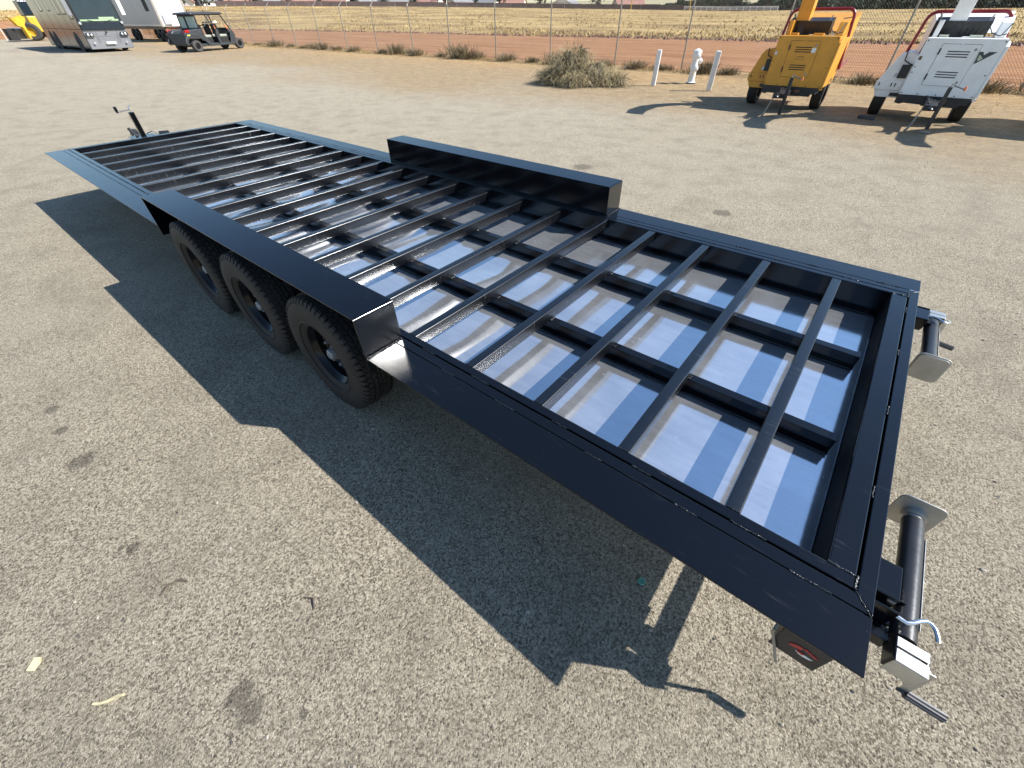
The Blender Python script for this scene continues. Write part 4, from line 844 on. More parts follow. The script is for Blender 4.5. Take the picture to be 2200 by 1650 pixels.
# ------------------------------------------------------------------ coach
bus = empty('coach_bus', (-46.5, 10.67, 0), 'dark silver coach bus with a green sunshade in its windscreen', 'bus')
BL, BWd, BHt = 11.4, 2.6, 3.55
def bz(z): return z
m = MB(); sec = [(-1.30, .17), (1.30, .17), (1.30, 3.2), (1.2, 3.45), (1.0, 3.55), (-1.0, 3.55), (-1.2, 3.45), (-1.30, 3.2)]
m.prism(sec, 'x', -BL, -.02); body = m.build('body', M['bus_dark'], bus, 0, .06)
m = MB(); m.prism([(-.0, .17), (.10, .22), (.13, .55), (.10, 1.15), (.0, 1.22)], 'y', -1.28, 1.28); m.v = [(x_ - (.16 * max(0, (abs(y_) - .7) / .58) ** 2 if x_ > .02 else 0), y_, z_) for x_, y_, z_ in m.v]; m.build('front_mask', M['bus_silver'], bus, 30, .03)
m = MB(); m.prism([(.001, 1.24), (.10, 1.20), (.06, 1.62), (.001, 1.62)], 'y', -1.25, 1.25); m.build('lower_black_band', M['bus_black'], bus, 0, .02)
m = MB(); m.prism([(.0005, 1.64), (.055, 1.64), (-.0, 3.2), (-.019, 3.2)], 'y', -1.2, 1.2); ws = m.build('windscreen', M['glass'], bus, 0, .01)
m = MB(); m.prism([(.058, 1.655), (.060, 1.655), (.056, 1.74), (.054, 1.74)], 'y', -1.1, 1.1); m.prism([(.0585, 1.66), (.0605, 1.66), (.051, 1.86), (.049, 1.86)], 'y', .0, .9); m.build('sunshade', M['sunshade'], ws, 0)
for s in (-1, 1):
    m = MB(); m.tube([(.09, s * .2, 1.60), (.075, s * .7, 1.72)], .012, 5); m.build('wiper', M['slot'], ws)
    m = MB(); m.box(.09, .125, s * .78, s * 1.24, .84, 1.06); hl = m.build('headlight', M['slot'], bus, 0, .02)
    m = MB(); [m.lathe([(.07, .126), (.05, .135), (.0, .137)], (0, s * yy, .95), 'x', 14) for yy in (.9, 1.1)]; m.build('lens', M['lamp'], hl)
    m = MB(); m.lathe([(.06, .115), (.06, .14), (.0, .142)], (0, s * .95, .52), 'x', 14); m.build('fog_light', M['lamp'], bus)
    m = MB(); m.tube([(.0, s * 1.28, 3.0), (.25, s * 1.45, 3.0), (.30, s * 1.50, 2.7)], .03, 8); m.box(.24, .34, s * 1.40, s * 1.62, 1.95, 2.75); m.build('mirror', M['white'] if s > 0 else M['bus_silver'], bus, 30, .03)
    m = MB(); m.lathe([(.05, 0), (.09, .05), (.06, .1)], (.08, s * 1.2, 1.55), 'x', 10); m.build('side_lamp', M['lamp'], bus)
m = MB(); m.box(.131, .136, -.28, .28, .44, .56); m.build('licence_plate', M['white'], bus, 0)
m = MB(); m.lathe([(.06, .11), (.06, .125)], (0, 0, 1.06), 'x', 12); m.build('badge', M['bus_black'], bus)
m = MB(); m.box(.1305, .1325, -.62, -.60, .5, 1.1); m.box(.1305, .1325, .60, .62, .5, 1.1); m.box(.1305, .1325, -.6, .6, .835, .845); m.build('panel_gap', M['slot'], bus, 0, kind='stuff')
for x0_, x1_, z0_, z1_ in ((-1.1, -.35, 1.75, 3.0), (-2.6, -1.6, 2.0, 3.05), (-3.9, -3.1, 2.0, 3.05), (-6.2, -5.4, 2.2, 3.05), (-8.6, -7.6, 2.2, 3.05)):
    m = MB(); m.box(x0_, x1_, -1.306, -1.302, z0_, z1_); wdo = m.build('side_window', M['slot'], bus, 0); m = MB(); m.box(x0_ + .16, x1_ - .08, -1.309, -1.3065, z0_ + .06, z1_ - .06); m.build('pane', M['glass_grey'], wdo, 0)
m = MB()
for x_ in (-1.3, -2.9, -4.9, -7.0, -9.4): m.box(x_, x_ + .03, -1.3045, -1.3015, .4, 3.1)
m.box(-BL + .1, -.2, -1.3045, -1.3015, 1.22, 1.25); m.build('panel_line', M['slot'], bus, 0, kind='stuff')
m = MB(); m.box(-BL + .05, -.05, -1.3035, -1.3010, 2.05, 3.15); m.build('upper_panel', M['bus_upper'], bus, 0)
for x_ in (-2.2, -8.2, -9.5):
    for s in (-1, 1):
        m = MB(); m.lathe([(.62, 0), (.62, .01)], (x_, s * 1.3055, .48), 'y', 28); ar = m.build('wheel_arch', M['slot'], bus, 0)
        m = MB(); m.lathe([(.28, -.15), (.40, -.16), (.48, -.12), (.50, 0), (.48, .12), (.40, .135), (.28, .12), (.20, .05), (.0, .06)], (0, 0, 0), 'y', 28, cap=False); w2 = m.build('wheel', M['rubber_dusty'], bus, 40, loc=(x_, s * 1.20, .50)); w2.rotation_euler = (0, 0, 0 if s > 0 else math.pi)

# ------------------------------------------------------------------ enclosed trailer behind the bus
bt = empty('box_trailer', (-58.0, 19.4, 0), 'white enclosed box trailer parked behind the coach bus', 'trailer')
m = MB(); m.box(-12, 0, -1.30, 1.30, 1.13, 4.0); m.build('cargo_box', M['white'], bt, 0, .05)
m = MB(); m.box(-11.9, -.15, -1.308, -1.303, 1.25, 3.9); m.build('side_panel', M['grey_panel'], bt, 0)  # grey sheet carries the shade on this side of the white box
m = MB(); m.box(-2.4, -1.4, -1.314, -1.309, 2.2, 3.6); m.build('side_window', M['slot'], bt, 0)
m = MB(); m.box(.003, .12, -.95, -.35, 1.25, 1.95); m.build('front_locker', M['grey_panel'], bt, 0, .03)
m = MB(); m.box(.004, .02, -1.29, -1.12, 1.16, 3.95); m.box(.004, .02, 1.12, 1.29, 1.16, 3.95); m.box(-.1, .02, -1.31, 1.31, 1.10, 1.13); m.build('corner_trim', M['galv'], bt, 0)
m = MB()
for i, wd in enumerate((.10, .09, .05, .12, .10, .07)): m.box(.0035, .0045, .05 + i * .13, .05 + i * .13 + wd, 2.75, 2.90)
m.build('faded_lettering', M['ink_grey'], bt, 0, kind='stuff')
m = MB(); m.box(-12, -.2, -1.1, -1.0, .9, 1.1); m.box(-12, -.2, 1.0, 1.1, .9, 1.1); m.build('chassis', M['iron'], bt, 0)
m = MB()
for s in (-1, 1): m.box(-1.4, -1.25, s * .9 - .07, s * .9 + .07, .05, 1.0); m.box(-1.5, -1.15, s * .9 - .15, s * .9 + .15, .0, .05)
m.build('landing_leg', M['rust'], bt, 0)
m = MB()
for s in (-1, 1): m.tube([(-.3, s * .95, 1.05), (2.2, s * .25, .95)], .06, 8); m.tube([(-.3, s * .95, .6), (1.9, s * .3, .45)], .05, 8)
m.tube([(2.2, -.25, .95), (2.2, .25, .95)], .06, 8); m.tube([(2.0, 0, .0), (2.0, 0, 1.05)], .05, 8); m.build('drawbar', M['rust'], bt)
for x_ in (-.9, -1.9, -8.2, -9.4):
    for s in (-1, 1): m = MB(); m.lathe([(.2, -.12), (.38, -.14), (.45, -.1), (.46, 0), (.45, .1), (.38, .14), (.2, .12), (.0, .08)], (x_, s * 1.05, .46), 'y', 24, cap=False); m.build('wheel', M['rubber'], bt, 40)

# ------------------------------------------------------------------ side-by-side utility vehicle
ut = empty('utility_vehicle', (-40.0, 13.9, 0), 'dark grey four seat side by side utility vehicle with a roof and open doors', 'utility vehicle', math.radians(22)); ut.scale = (1.08, 1.25, 1.0)
UW = 1.56
def uy(a): return a
m = MB(); m.box(-UW + .10, -.10, -.1, 3.1, .30, .42); m.box(-UW + .02, -.02, .45, 2.55, .27, .33); m.build('floor_frame', M['utv'], ut, 0, .02)
m = MB()                                       # cargo bed with its flared sides
m.prism([(-.50, .70), (.62, .66), (.62, 1.16), (.35, 1.20), (-.40, 1.12), (-.52, 1.0)], 'x', -UW + .05, -UW + .45); m.prism([(-.50, .70), (.62, .66), (.62, 1.16), (.35, 1.20), (-.40, 1.12), (-.52, 1.0)], 'x', -.47, -.05); m.box(-UW + .45, -.47, -.45, .62, .66, .95); m.build('cargo_bed', M['utv'], ut, 0, .05)
m = MB(); m.box(-UW + .10, -.10, -.54, -.50, .40, .98); m.box(-UW + .3, -.3, -.5, .4, .35, .7); m.build('rear_panel', M['utv'], ut, 0, .03)
for s in (0, 1):
    xo = -.03 if s == 0 else -UW + .03; xi = xo - .07 if s == 0 else xo + .07; m = MB()
    # rear fender arch
    arch = [(.55 * math.cos(a), .30 + .55 * math.sin(a)) for a in [math.radians(d) for d in range(175, 20, -12)]]
    out = [(.72 * math.cos(a), .30 + .70 * math.sin(a)) for a in [math.radians(d) for d in range(20, 176, 12)]]
    m.prism([(p[0], p[1]) for p in arch + out], 'x', xo, xi)
    m.prism([(.40, .95), (.55, .62), (.78, .34), (1.02, .34), (.62, 1.0), (.60, 1.2), (.5, 1.2)], 'x', xo, xi)
    m.prism([(1.55, .34), (1.75, .34), (1.70, 1.12), (1.62, 1.18), (1.50, .9)], 'x', xo, xi)
    m.prism([(2.35, .34), (2.75, .34), (2.85, .8), (2.70, 1.15), (2.55, 1.0)], 'x', xo, xi)
    m.prism([(.9, .29), (2.7, .29), (2.7, .37), (.9, .37)], 'x', xo + (.02 if s == 0 else -.02), xi)
    m.build('side_panel', M['utv'], ut, 0, .02)
    m = MB(); m.box(xo + (.005 if s == 0 else -.005), xi, -.46, -.2, 1.02, 1.16) ; m.build('tail_light', M['red'], ut, 0, .02)
    m = MB(); m.box(xo - .18 if s == 0 else xo + .08, xo - .08 if s == 0 else xo + .18, -.515, -.505, 1.02, 1.10); m.build('tail_light', M['red'], ut, 0)
m = MB(); m.box(-.035, -.025, -.42, -.25, .86, .92); m.build('warning_label', simple('yellow_label', (.8, .75, .1), .5), ut, 0)
m = MB(); m.prism([(2.45, .6), (2.95, .6), (3.10, .74), (3.05, .84), (2.62, 1.06), (2.45, 1.08)], 'x', -UW + .30, -.28); m.build('hood', M['utv'], ut, 0, .05)
m = MB(); m.prism([(3.02, .5), (3.12, .55), (3.14, .70), (3.06, .72)], 'x', -UW + .4, -.4); m.box(-UW + .12, -.12, 2.7, 3.35, .45, .56); m.build('front_bumper', M['slot'], ut, 0, .02)
m = MB()
for s in (0, 1):
    x_ = -.10 if s == 0 else -UW + .10
    m.tube([(x_, .52, 1.0), (x_ - (.03 if s == 0 else -.03), .58, 1.90)], .03, 8); m.tube([(x_, 1.58, 1.1), (x_ - (.03 if s == 0 else -.03), 1.52, 1.92)], .032, 8); m.tube([(x_, 2.68, 1.1), (x_ - (.04 if s == 0 else -.04), 2.30, 1.92)], .032, 8)
    m.tube([(x_ - (.03 if s == 0 else -.03), .55, 1.90), (x_ - (.03 if s == 0 else -.03), 2.32, 1.92)], .03, 8); m.tube([(x_, .54, 1.05), (x_, 1.1, 1.45), (x_, 1.45, 1.9)], .022, 6)
for y_ in (.56, 1.52, 2.31): m.tube([(-.13, y_, 1.9), (-UW + .13, y_, 1.9)], .028, 8)
m.tube([(-.12, 1.56, 1.35), (-UW + .12, 1.56, 1.35)], .025, 8); m.build('roll_cage', M['seat_black'], ut)
m = MB(); m.prism([(.30, 1.90), (2.42, 1.92), (2.52, 1.96), (2.38, 2.03), (1.3, 2.06), (.45, 2.03), (.28, 1.97)], 'x', -UW + .06, -.06); m.build('roof', M['utv_roof'], ut, 30, .03)
m = MB(); m.tube([(-.4, 1.5, 2.04), (-.4, 1.5, 2.14)], .025, 6); m.tube([(-1.1, 1.0, 2.04), (-1.1, 1.0, 2.14)], .025, 6); m.build('roof_mount', M['slot'], ut)
m = MB(); m.box(-UW + .16, -.95, .50, .515, 1.24, 1.82); m.box(-.82, -.16, .50, .515, 1.24, 1.82); m.build('rear_window', M['clear'], ut, 0, .01)
m = MB(); m.box(-UW + .12, -.12, .485, .53, 1.15, 1.24); m.box(-UW + .12, -.12, .485, .53, 1.82, 1.90); m.box(-.95, -.82, .485, .53, 1.24, 1.82); m.box(-UW + .10, -UW + .16, .485, .53, 1.24, 1.82); m.build('window_frame', M['seat_black'], ut, 0, .01)
for y_ in (.85, 1.95):
    for x_ in (-.46, -1.10):
        m = MB(); m.box(x_ - .24, x_ + .24, y_ - .05, y_ + .45, .72, .86); so = m.build('seat', M['seat'], ut, 0, .04)
        m = MB(); m.prism([(y_ - .1, .86), (y_ + .02, .86), (y_ - .04, 1.42), (y_ - .13, 1.42)], 'x', x_ - .23, x_ + .23); m.build('backrest', M['seat_black'], so, 0, .03)
    m = MB(); m.box(-UW + .16, -.16, y_ - .08, y_ + .42, .34, .71); m.build('seat_box', M['slot'], ut, 0, .02)
m = MB(); m.lathe([(.17, 0), (.185, .015), (.17, .03), (.155, .015), (.17, 0)], (0, 0, 0), 'z', 20, cap=False); sw = m.build('steering_wheel', M['slot'], ut, 60, loc=(-1.10, 2.40, 1.12)); sw.rotation_euler = (math.radians(50), 0, 0)
m = MB(); m.box(-UW + .15, -.15, 2.5, 2.62, .9, 1.2); m.build('dashboard', M['seat_black'], ut, 0, .03)
m = MB(); m.tube([(-.15, 1.62, 1.35), (-.12, 1.66, 1.1)], .03, 6); m.tube([(-.15, 2.45, 1.35), (-.12, 2.5, 1.15)], .03, 6); m.build('belt_tag', M['orange_tag'], ut)
for y_ in (0, 3.0):
    for s in (0, 1):
        m = MB(); m.lathe([(.16, -.09), (.20, -.115), (.27, -.12), (.31, -.08), (.315, 0), (.31, .08), (.27, .12), (.20, .115), (.16, .09), (.15, .04), (.08, .05), (.0, .06)], (0, 0, 0), 'x', 26, cap=False)
        w_ = m.build('wheel', M['rubber_dusty'], ut, 40, loc=(-.13 if s == 0 else -UW + .13, y_, .31)); w_.rotation_euler = (0, 0, 0 if s == 0 else math.pi)
        m = MB(); m.lathe([(.155, .05), (.15, .075), (.09, .06), (.05, .08), (.0, .085)], (0, 0, 0), 'x', 16, cap=False); m.build('rim', M['rim'], w_, 30)
m = MB(); m.tube([(-.3, 3.0, .31), (-.5, 3.0, .45), (-.55, 2.95, .85)], .03, 6); m.tube([(-UW + .3, 3, .31), (-UW + .5, 3, .45)], .03, 6); m.tube([(-.2, 0, .31), (-UW + .2, 0, .31)], .05, 8); m.build('suspension', M['steel'], ut, kind='stuff')
bg_ = MB()
for k in range(5): 
    c = Vector((-.3 - .25 * k, 1.98 + random.uniform(-.05, .05), 1.44)); bg_.lathe([(.02, .0), (.08, .02), (.11, .05), (.07, .09), (.02, .12 + random.uniform(-.05, .04))], c, 'z', 9)
bo = bg_.build('white_bag', M['white'], None, 60, loc=(-40.0, 13.9, 0)); bo.rotation_euler = (0, 0, math.radians(22)); bo.scale = (1.08, 1.25, 1); tag(bo, 'crumpled white plastic bags lying over the front seat backs of the utility vehicle', 'bag')

# ------------------------------------------------------------------ wheel loader and things at the far left
ld = empty('wheel_loader', (-76.5, 11.2, 0), 'yellow wheel loader half hidden behind the coach bus', 'loader', math.radians(8))
m = MB(); m.lathe([(.36, -.25), (.62, -.28), (.72, -.2), (.75, 0), (.72, .2), (.62, .28), (.36, .25)], (0, 0, 0), 'y', 30, cap=False); w_ = m.build('wheel', M['rubber_dusty'], ld, 40, loc=(0, .55, .75)); w_.rotation_euler = (0, 0, math.radians(55))
m = MB(); m.lathe([(.37, -.2), (.30, -.1), (.12, -.08), (.0, -.1)], (0, 0, 0), 'y', 24, cap=False); m.build('rim', M['loader'], w_)
c = copy_tree(w_, ld); c.location = (-2.6, 1.6, .75); c = copy_tree(w_, ld); c.location = (-1.2, 2.4, .75)
m = MB(); m.prism([(-1.75, .2), (-.75, .2), (-.72, 1.0), (-1.70, 1.1)], 'y', -.9, .1); m.prism([(-1.45, .25), (-.8, .25), (-.8, .95), (-1.4, 1.0)], 'y', -1.0, -.905); m.build('bucket', M['steel'], ld, 0, .03)
m = MB(); m.box(.2, .25, -1.6, -.9, .12, 1.05); m.box(-.6, .2, -1.62, -1.55, .12, 1.05); m.build('bucket_blade', M['slot'], ld, 0)
m = MB(); m.prism([(-1.55, 1.95), (-1.35, 1.9), (-.95, 1.25), (-.5, 1.15), (-.42, .25), (-.20, .20), (-.18, 1.3), (.25, 1.65), (.35, 1.95), (-.1, 2.05), (-.9, 1.85), (-1.2, 1.85)], 'x', .15, .45); lo = m.build('lift_arm', M['loader'], ld, 0, .03); lo.rotation_euler = (0, 0, math.radians(30))
m = MB(); m.box(-3.2, -.4, .9, 2.2, .7, 2.0); m.build('body', M['loader'], ld, 0, .08)
m = MB(); m.box(-2.0, -.9, 1.0, 2.1, 2.0, 3.2); m.build('cab', M['glass'], ld, 0, .05)
pl = MB(); pl.tube([(0, 0, 0), (.0, .0, 1.75)], .035, 8); tag(pl.build('boundary_post', M['white_worn'], None, loc=(-78.2, 9.55, 0)), 'pale thin post standing left of the yellow loader bucket', 'post')

# ------------------------------------------------------------------ far boundary wall, houses, trees, rail
def far_pt(t, dz=0, out=0):
    n = len(FAR) - 1; t = t * n; k = min(int(t), n - 1); q = Vector(FAR[k]).lerp(Vector(FAR[k + 1]), t - k); d = Vector((q.x, q.y, 0)).normalized(); q += d * out; q.z += dz; return q
wall = empty('boundary_wall', far_pt(.40), 'long low brown wall along the far edge of the field in front of the houses', 'wall')
wloc = wall.location.copy(); n = 40
t0_, t1_ = .335, .775
for i in range(n):
    a = far_pt(t0_ + (t1_ - t0_) * i / n, -.3, 2.0) - wloc; b = far_pt(t0_ + (t1_ - t0_) * (i + .985) / n, -.3, 2.0) - wloc; d = (b - a).normalized(); nn = Vector((-d.y, d.x, 0)) * .1
    m = MB(); m.add([a + nn, a - nn, b - nn, b + nn, a + nn + Vector((0, 0, 2.1)), a - nn + Vector((0, 0, 2.1)), b - nn + Vector((0, 0, 2.1)), b + nn + Vector((0, 0, 2.1))], [(0, 1, 2, 3), (4, 5, 6, 7), (0, 1, 5, 4), (1, 2, 6, 5), (2, 3, 7, 6), (3, 0, 4, 7)]); m.build('wall_panel', M['wall'], wall, 0)
def house(t, out, w, d, h, rz, wallm, roofm, label, rh=2.2):
    q = far_pt(t, -.6, out); H = empty('house', q, label, 'house', rz, 'houses beyond the field')
    m = MB(); m.box(-w / 2, w / 2, -d / 2, d / 2, 0, h); m.prism([(-d / 2, h), (d / 2, h), (0, h + rh)], 'x', -w / 2, w / 2); m.build('wall', M[wallm], H, 0)
    m = MB(); e = .5
    for s in (-1, 1):
        a = [(-w / 2 - e, s * (d / 2 + e), h - .25), (w / 2 + e, s * (d / 2 + e), h - .25), (w / 2 + e, 0, h + rh + .12), (-w / 2 - e, 0, h + rh + .12)]; m.face(a); m.face([(p[0], p[1], p[2] + .16) for p in a][::-1]); m.face([a[0], a[1], (a[1][0], a[1][1], a[1][2] + .16), (a[0][0], a[0][1], a[0][2] + .16)])
    ro = m.build('roof', M[roofm], H, 0)
    for k in range(3):
        x_ = -w / 2 + w * (k + .5) / 3; m = MB(); m.box(x_ - .7, x_ + .7, -d / 2 - .05, -d / 2 - .012, .95, 2.1); wo_ = m.build('window', M['white'], H, 0); m = MB(); m.box(x_ - .6, x_ + .6, -d / 2 - .07, -d / 2 - .052, 1.05, 2.0); m.build('pane', M['glass'], wo_, 0)
    m = MB(); m.box(w * .2, w * .2 + .7, -.4, .4, h + .8, h + rh + .9); m.build('chimney', M[wallm], ro, 0)
hs = [(.285, 30, 13, 10, 2.5, 'stucco', 'tile_grey'), (.306, 26, 12, 9, 2.3, 'stucco_white', 'tile'), (.336, 22, 14, 10, 2.5, 'stucco_white', 'tile_grey'), (.362, 20, 15, 11, 2.5, 'stucco', 'tile'), (.392, 20, 14, 10, 2.6, 'stucco', 'tile_grey'), (.418, 19, 16, 11, 2.5, 'stucco_white', 'tile'), (.448, 20, 14, 10, 2.4, 'stucco', 'tile'), (.474, 22, 15, 11, 2.6, 'stucco', 'tile_grey'), (.503, 20, 14, 10, 2.5, 'stucco', 'tile_grey'), (.530, 19, 13, 10, 2.6, 'stucco_white', 'tile'), (.560, 21, 16, 11, 2.5, 'stucco', 'tile_grey'), (.590, 21, 15, 10, 2.6, 'stucco_white', 'tile_grey'), (.622, 20, 14, 10, 2.5, 'stucco', 'tile'), (.655, 22, 14, 10, 2.6, 'stucco_white', 'tile_grey'), (.69, 22, 14, 10, 2.6, 'stucco', 'tile')]
ordn = ['first', 'second', 'third', 'fourth', 'fifth', 'sixth', 'seventh', 'eighth', 'ninth', 'tenth', 'eleventh', 'twelfth', 'thirteenth', 'fourteenth', 'fifteenth']
for i, (t, out, w, d, h, wm, rm) in enumerate(hs):
    q = far_pt(t); rz = math.atan2(q.y, q.x) - math.pi / 2 + random.choice((-.5, .3, .6, -.2, 1.2))
    house(t, out, w, d, h, rz, wm, rm, '%s house with %s, %s from left behind the brown wall' % ('white' if wm == 'stucco_white' else 'beige', 'a red tiled roof' if rm == 'tile' else 'a grey roof', ordn[i]))
def tree_obj(t, out, h, r, mat, label, n=420, trunk_h=None):
    q = far_pt(t, -.3, out); R = empty('tree', q, label, 'tree', random.uniform(0, 6), 'trees along the far edge of the field')
    th = trunk_h or h * .35; m = MB(); m.tube([(0, 0, -.3), (.05, .03, th), (.12, -.05, h * .8)], [.22 * r / 2, .15 * r / 2, .04], 8)
    for k in range(5): a = k * 1.3; m.tube([(.03, 0, th * (.7 + .12 * k)), (math.cos(a) * r * .4, math.sin(a) * r * .4, th + (h - th) * .45), (math.cos(a) * r * .75, math.sin(a) * r * .75, th + (h - th) * .7)], [.09 * r / 2, .05 * r / 2, .02], 6)
    m.build('trunk', M['bark'], R)
    m = MB(); clumps = [(Vector((random.gauss(0, .42) * r, random.gauss(0, .42) * r, random.uniform(th * .7, h * .92))), random.uniform(.25, .5) * r) for _ in range(13)]
    for i in range(n):
        c, cr = random.choice(clumps); dv = Vector((random.gauss(0, 1), random.gauss(0, 1), random.gauss(0, 1))).normalized(); p = c + dv * cr * random.uniform(.5, 1.0); p.z = max(.1, p.z); s = random.uniform(.14, .34) * r / 2.2
        u = dv.orthogonal().normalized(); u.rotate(Matrix.Rotation(random.uniform(0, 6), 3, dv)); v2 = dv.cross(u); dv2 = (u + dv * random.uniform(-.6, .6)).normalized()
        m.face([p - dv2 * s, p + v2 * s * .6, p + dv2 * s, p - v2 * s * .6])
    m.build('crown', M[mat], R, 0)
tree_obj(.104, 10, 3.1, 2.4, 'tree_grey', 'low grey green tree on the skyline at the far left edge'); tree_obj(.137, 8, 5.6, 3.2, 'tree_grey', 'round dark tree on the skyline just left of the coach bus', 620)
tree_obj(.152, 14, 3.6, 3.0, 'tree_grey', 'low bushy tree on the skyline touching the rear of the coach bus')
for i, (t, out, h, r, lab) in enumerate(((.297, 12, 5, 3, 'dark tree behind the wall between the two leftmost houses'), (.325, 10, 6, 3.4, 'dark tree behind the left end of the brown wall'), (.35, 16, 6, 3, 'dark tree behind the wall beside the third house'), (.378, 12, 5, 3, 'dark tree behind the wall beside the fourth house'), (.405, 12, 6, 3, 'dark tree behind the wall beside the fifth house'), (.433, 14, 5, 3, 'dark tree behind the wall beside the sixth house'), (.462, 10, 5.5, 3, 'dark tree behind the wall beside the seventh house'), (.49, 14, 5, 3, 'dark tree behind the wall beside the eighth house'), (.517, 12, 6, 3, 'dark tree behind the wall beside the ninth house'), (.545, 12, 6, 3.2, 'dark tree behind the wall beside the tenth house'), (.575, 10, 5.5, 3, 'dark tree behind the wall beside the eleventh house'), (.606, 10, 6, 3.2, 'dark tree behind the wall beside the twelfth house'), (.64, 12, 5.5, 3.2, 'dark tree behind the wall beside the thirteenth house'), (.672, 12, 6, 3.2, 'dark tree behind the wall beside the fourteenth house'))):
    tree_obj(t, out, h, r, 'tree', lab, 300)
for i in range(15):
    t = .735 + i * .0115; tree_obj(t, 7 + (i % 3) * 3, random.uniform(5.5, 8), random.uniform(3.2, 4.2), 'tree', 'dense dark green tree in the belt behind the white rail and the chippers', 380, 1.0)
dm = MB()
for i in range(22000):
    t = random.choice((random.uniform(.275, 1.0), random.uniform(.70, 1.0))); out = random.uniform(34, 48) if t < .72 else random.uniform(13, 24); q = far_pt(t, -1.5, out); hh = (3.2 + 2.0 * noise.noise(Vector((t * 90, 0, 0)))) * (1.0 if t < .72 else 1.7)
    p = q + Vector((0, 0, random.random() * hh)); s = random.uniform(.5, 1.2); u = Vector((random.gauss(0, 1), random.gauss(0, 1), random.gauss(0, 1))).normalized(); v2 = u.orthogonal().normalized()
    dm.face([p - u * s, p + v2 * s * .7, p + u * s, p - v2 * s * .7])
tag(dm.build('distant_trees', M['tree'], None, 0, kind='stuff'), 'far belt of dark green trees behind the houses and the white rail', 'trees')
rail = empty('rail_fence', far_pt(.735), 'low white rail fence at the far edge of the field on the right', 'fence'); rl = rail.location.copy()
pts = [far_pt(.725 + .05 * i / 15, -.1, -3) - rl for i in range(16)]
for i in range(16): m = MB(); q = pts[i]; m.box(q.x - .12, q.x + .12, q.y - .12, q.y + .12, q.z, q.z + 1.5); m.build('post', M['white'], rail, 0)
for z in (.55, 1.0, 1.4):
    for i in range(15): m = MB(); m.tube([pts[i] + Vector((0, 0, z)), pts[i + 1] + Vector((0, 0, z))], .09, 6); m.build('rail', M['white'], rail, 0)
for t, lab in ((.692, 'thin yellow marker post left of the white rail fence'), (.728, 'thin yellow marker post at the left end of the white rail fence')):
    m = MB(); m.tube([(0, 0, 0), (0, 0, 3.6)], .22, 8); m.tube([(0, 0, 3.6), (0, 0, 3.8)], .26, 8); tag(m.build('marker_post', M['loader'], None, loc=far_pt(t, -.2, -4)), lab, 'post', 'yellow marker posts')

# ------------------------------------------------------------------ small things on the ground
def flat(name, pts, mat, loc, label, cat, z=.012):
    m = MB(); top = [(p[0], p[1], z + random.uniform(0, .006)) for p in pts]; m.add([(p[0], p[1], .004) for p in pts] + top, [tuple(range(len(pts)))[::-1], tuple(range(len(pts), 2 * len(pts)))] + [(i, (i + 1) % len(pts), len(pts) + (i + 1) % len(pts), len(pts) + i) for i in range(len(pts))]); return tag(m.build(name, M[mat], None, 0, loc=loc), label, cat)
flat('dry_leaf', [(-.013, -.022), (.009, -.024), (.010, -.008), (.016, .003), (.009, .022), (-.010, .022), (-.012, 0)], 'leaf_pale', (-2.262, -1.60, 0), 'short cream coloured scrap of dry leaf at the lower left', 'leaf').rotation_euler = (0, 0, .9)
flat('dry_leaf', [(-.050, -.008), (-.03, -.010), (.0, -.004), (.025, .008), (.046, .013), (.050, .020), (.025, .018), (0, .006), (-.025, -.001), (-.048, -.001)], 'leaf_pale', (-1.898, -1.456, 0), 'long curved cream coloured strip of dry leaf near the oil drops', 'leaf').rotation_euler = (0, 0, .75)
m = MB(); m.lathe([(.016, .004), (.0165, .012), (.013, .014), (.011, .011), (.0, .011)], (0, 0, 0), 'z', 20, cap=False); tag(m.build('bottle_cap', M['green_cap'], None, loc=(-.551, .174, 0)), 'green bottle cap lying in the trailer shadow', 'bottle cap')
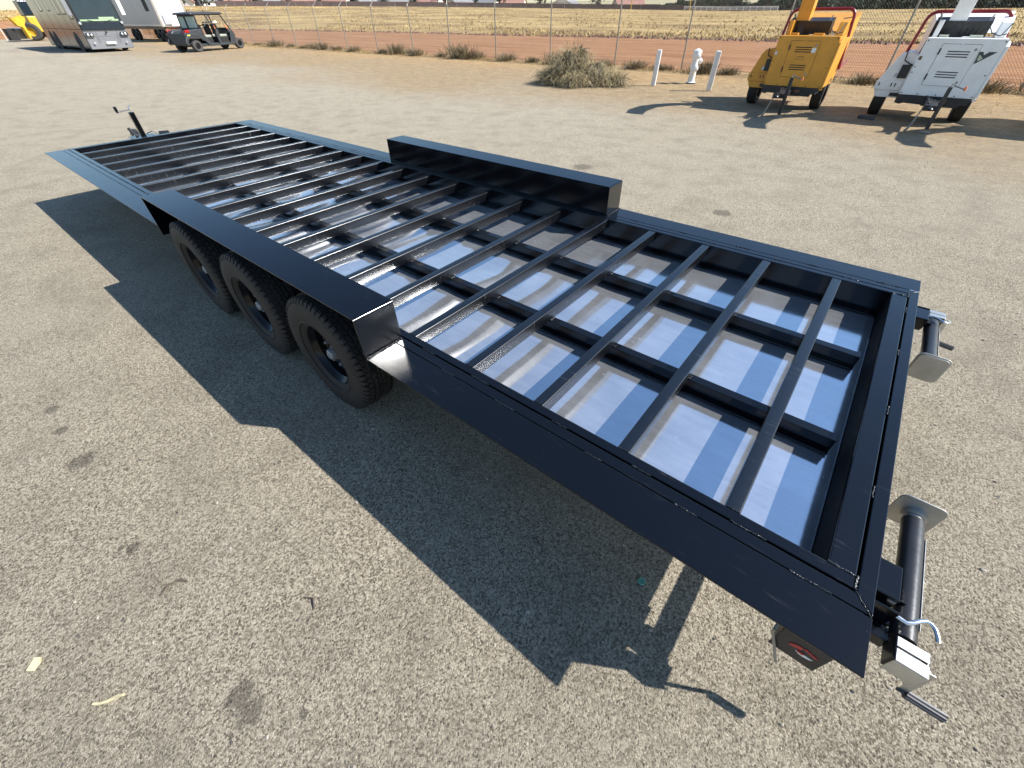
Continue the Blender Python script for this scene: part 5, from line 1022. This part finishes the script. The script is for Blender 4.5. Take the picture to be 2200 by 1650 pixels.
m = MB(); m.tube([(-.05, -.02, .006), (-.02, .012, .012), (.02, .016, .012), (.05, -.004, .006)], .004, 6); o = m.build('twig', M['stick'], None, loc=(-2.164, -1.142, 0)); o.rotation_euler = (0, 0, 1.2); tag(o, 'thin curved dark twig on the gravel left of the trailer shadow', 'twig')
m = MB(); m.tube([(-.04, .0, .006), (-.01, .02, .010), (.03, .0, .006)], .0035, 6); o = m.build('twig', M['stick'], None, loc=(-1.62, -.80, 0)); tag(o, 'small bent dark twig beside a pale dusty patch', 'twig')
m = MB(); m.box(-.16, .16, -.05, .05, 0, .07); o = m.build('wood_block', M['rock'], None, 0, .012, loc=(-1.12, 12.66, 0)); o.rotation_euler = (0, 0, -.15); tag(o, 'dark block lying on the gravel between the two chippers', 'block')
def pebble(m, p, s):
    vs = []
    for (x, y, z) in ((1, 0, 0), (-1, 0, 0), (0, 1, 0), (0, -1, 0), (0, 0, 1), (.7, .7, .5), (-.7, .6, .5), (-.6, -.7, .5), (.7, -.6, .5)): k = random.uniform(.75, 1.2); vs.append((p[0] + x * s * k, p[1] + y * s * k * .8, p[2] + z * s * .6 * k))
    m.add(vs, [(4, 5, 6), (4, 6, 7), (4, 7, 8), (4, 8, 5), (5, 0, 2), (5, 2, 6), (6, 2, 1), (6, 1, 7), (7, 1, 3), (7, 3, 8), (8, 3, 0), (8, 0, 5)])
for nm, mt, cnt, s0, s1, lab in (('loose_stones', 'stone', 1500, .003, .0085, 'loose pale stones scattered over the gravel yard'), ('gravel_lumps', 'stone', 420, .006, .013, 'a few larger loose gravel lumps on the yard'), ('dark_chips', 'rock', 700, .003, .008, 'loose dark chips scattered over the gravel yard')):
    m = MB()
    for i in range(cnt):
        r_ = random.random() ** .7 * 9; a = random.uniform(0, 6.28); x, y = -1.6 + r_ * math.cos(a), .5 + r_ * math.sin(a)
        pebble(m, (x, y, .001), random.uniform(s0, s1) * (1 + r_ * .06))
    tag(m.build(nm, M[mt], None, 0, kind='stuff'), lab, 'stones')
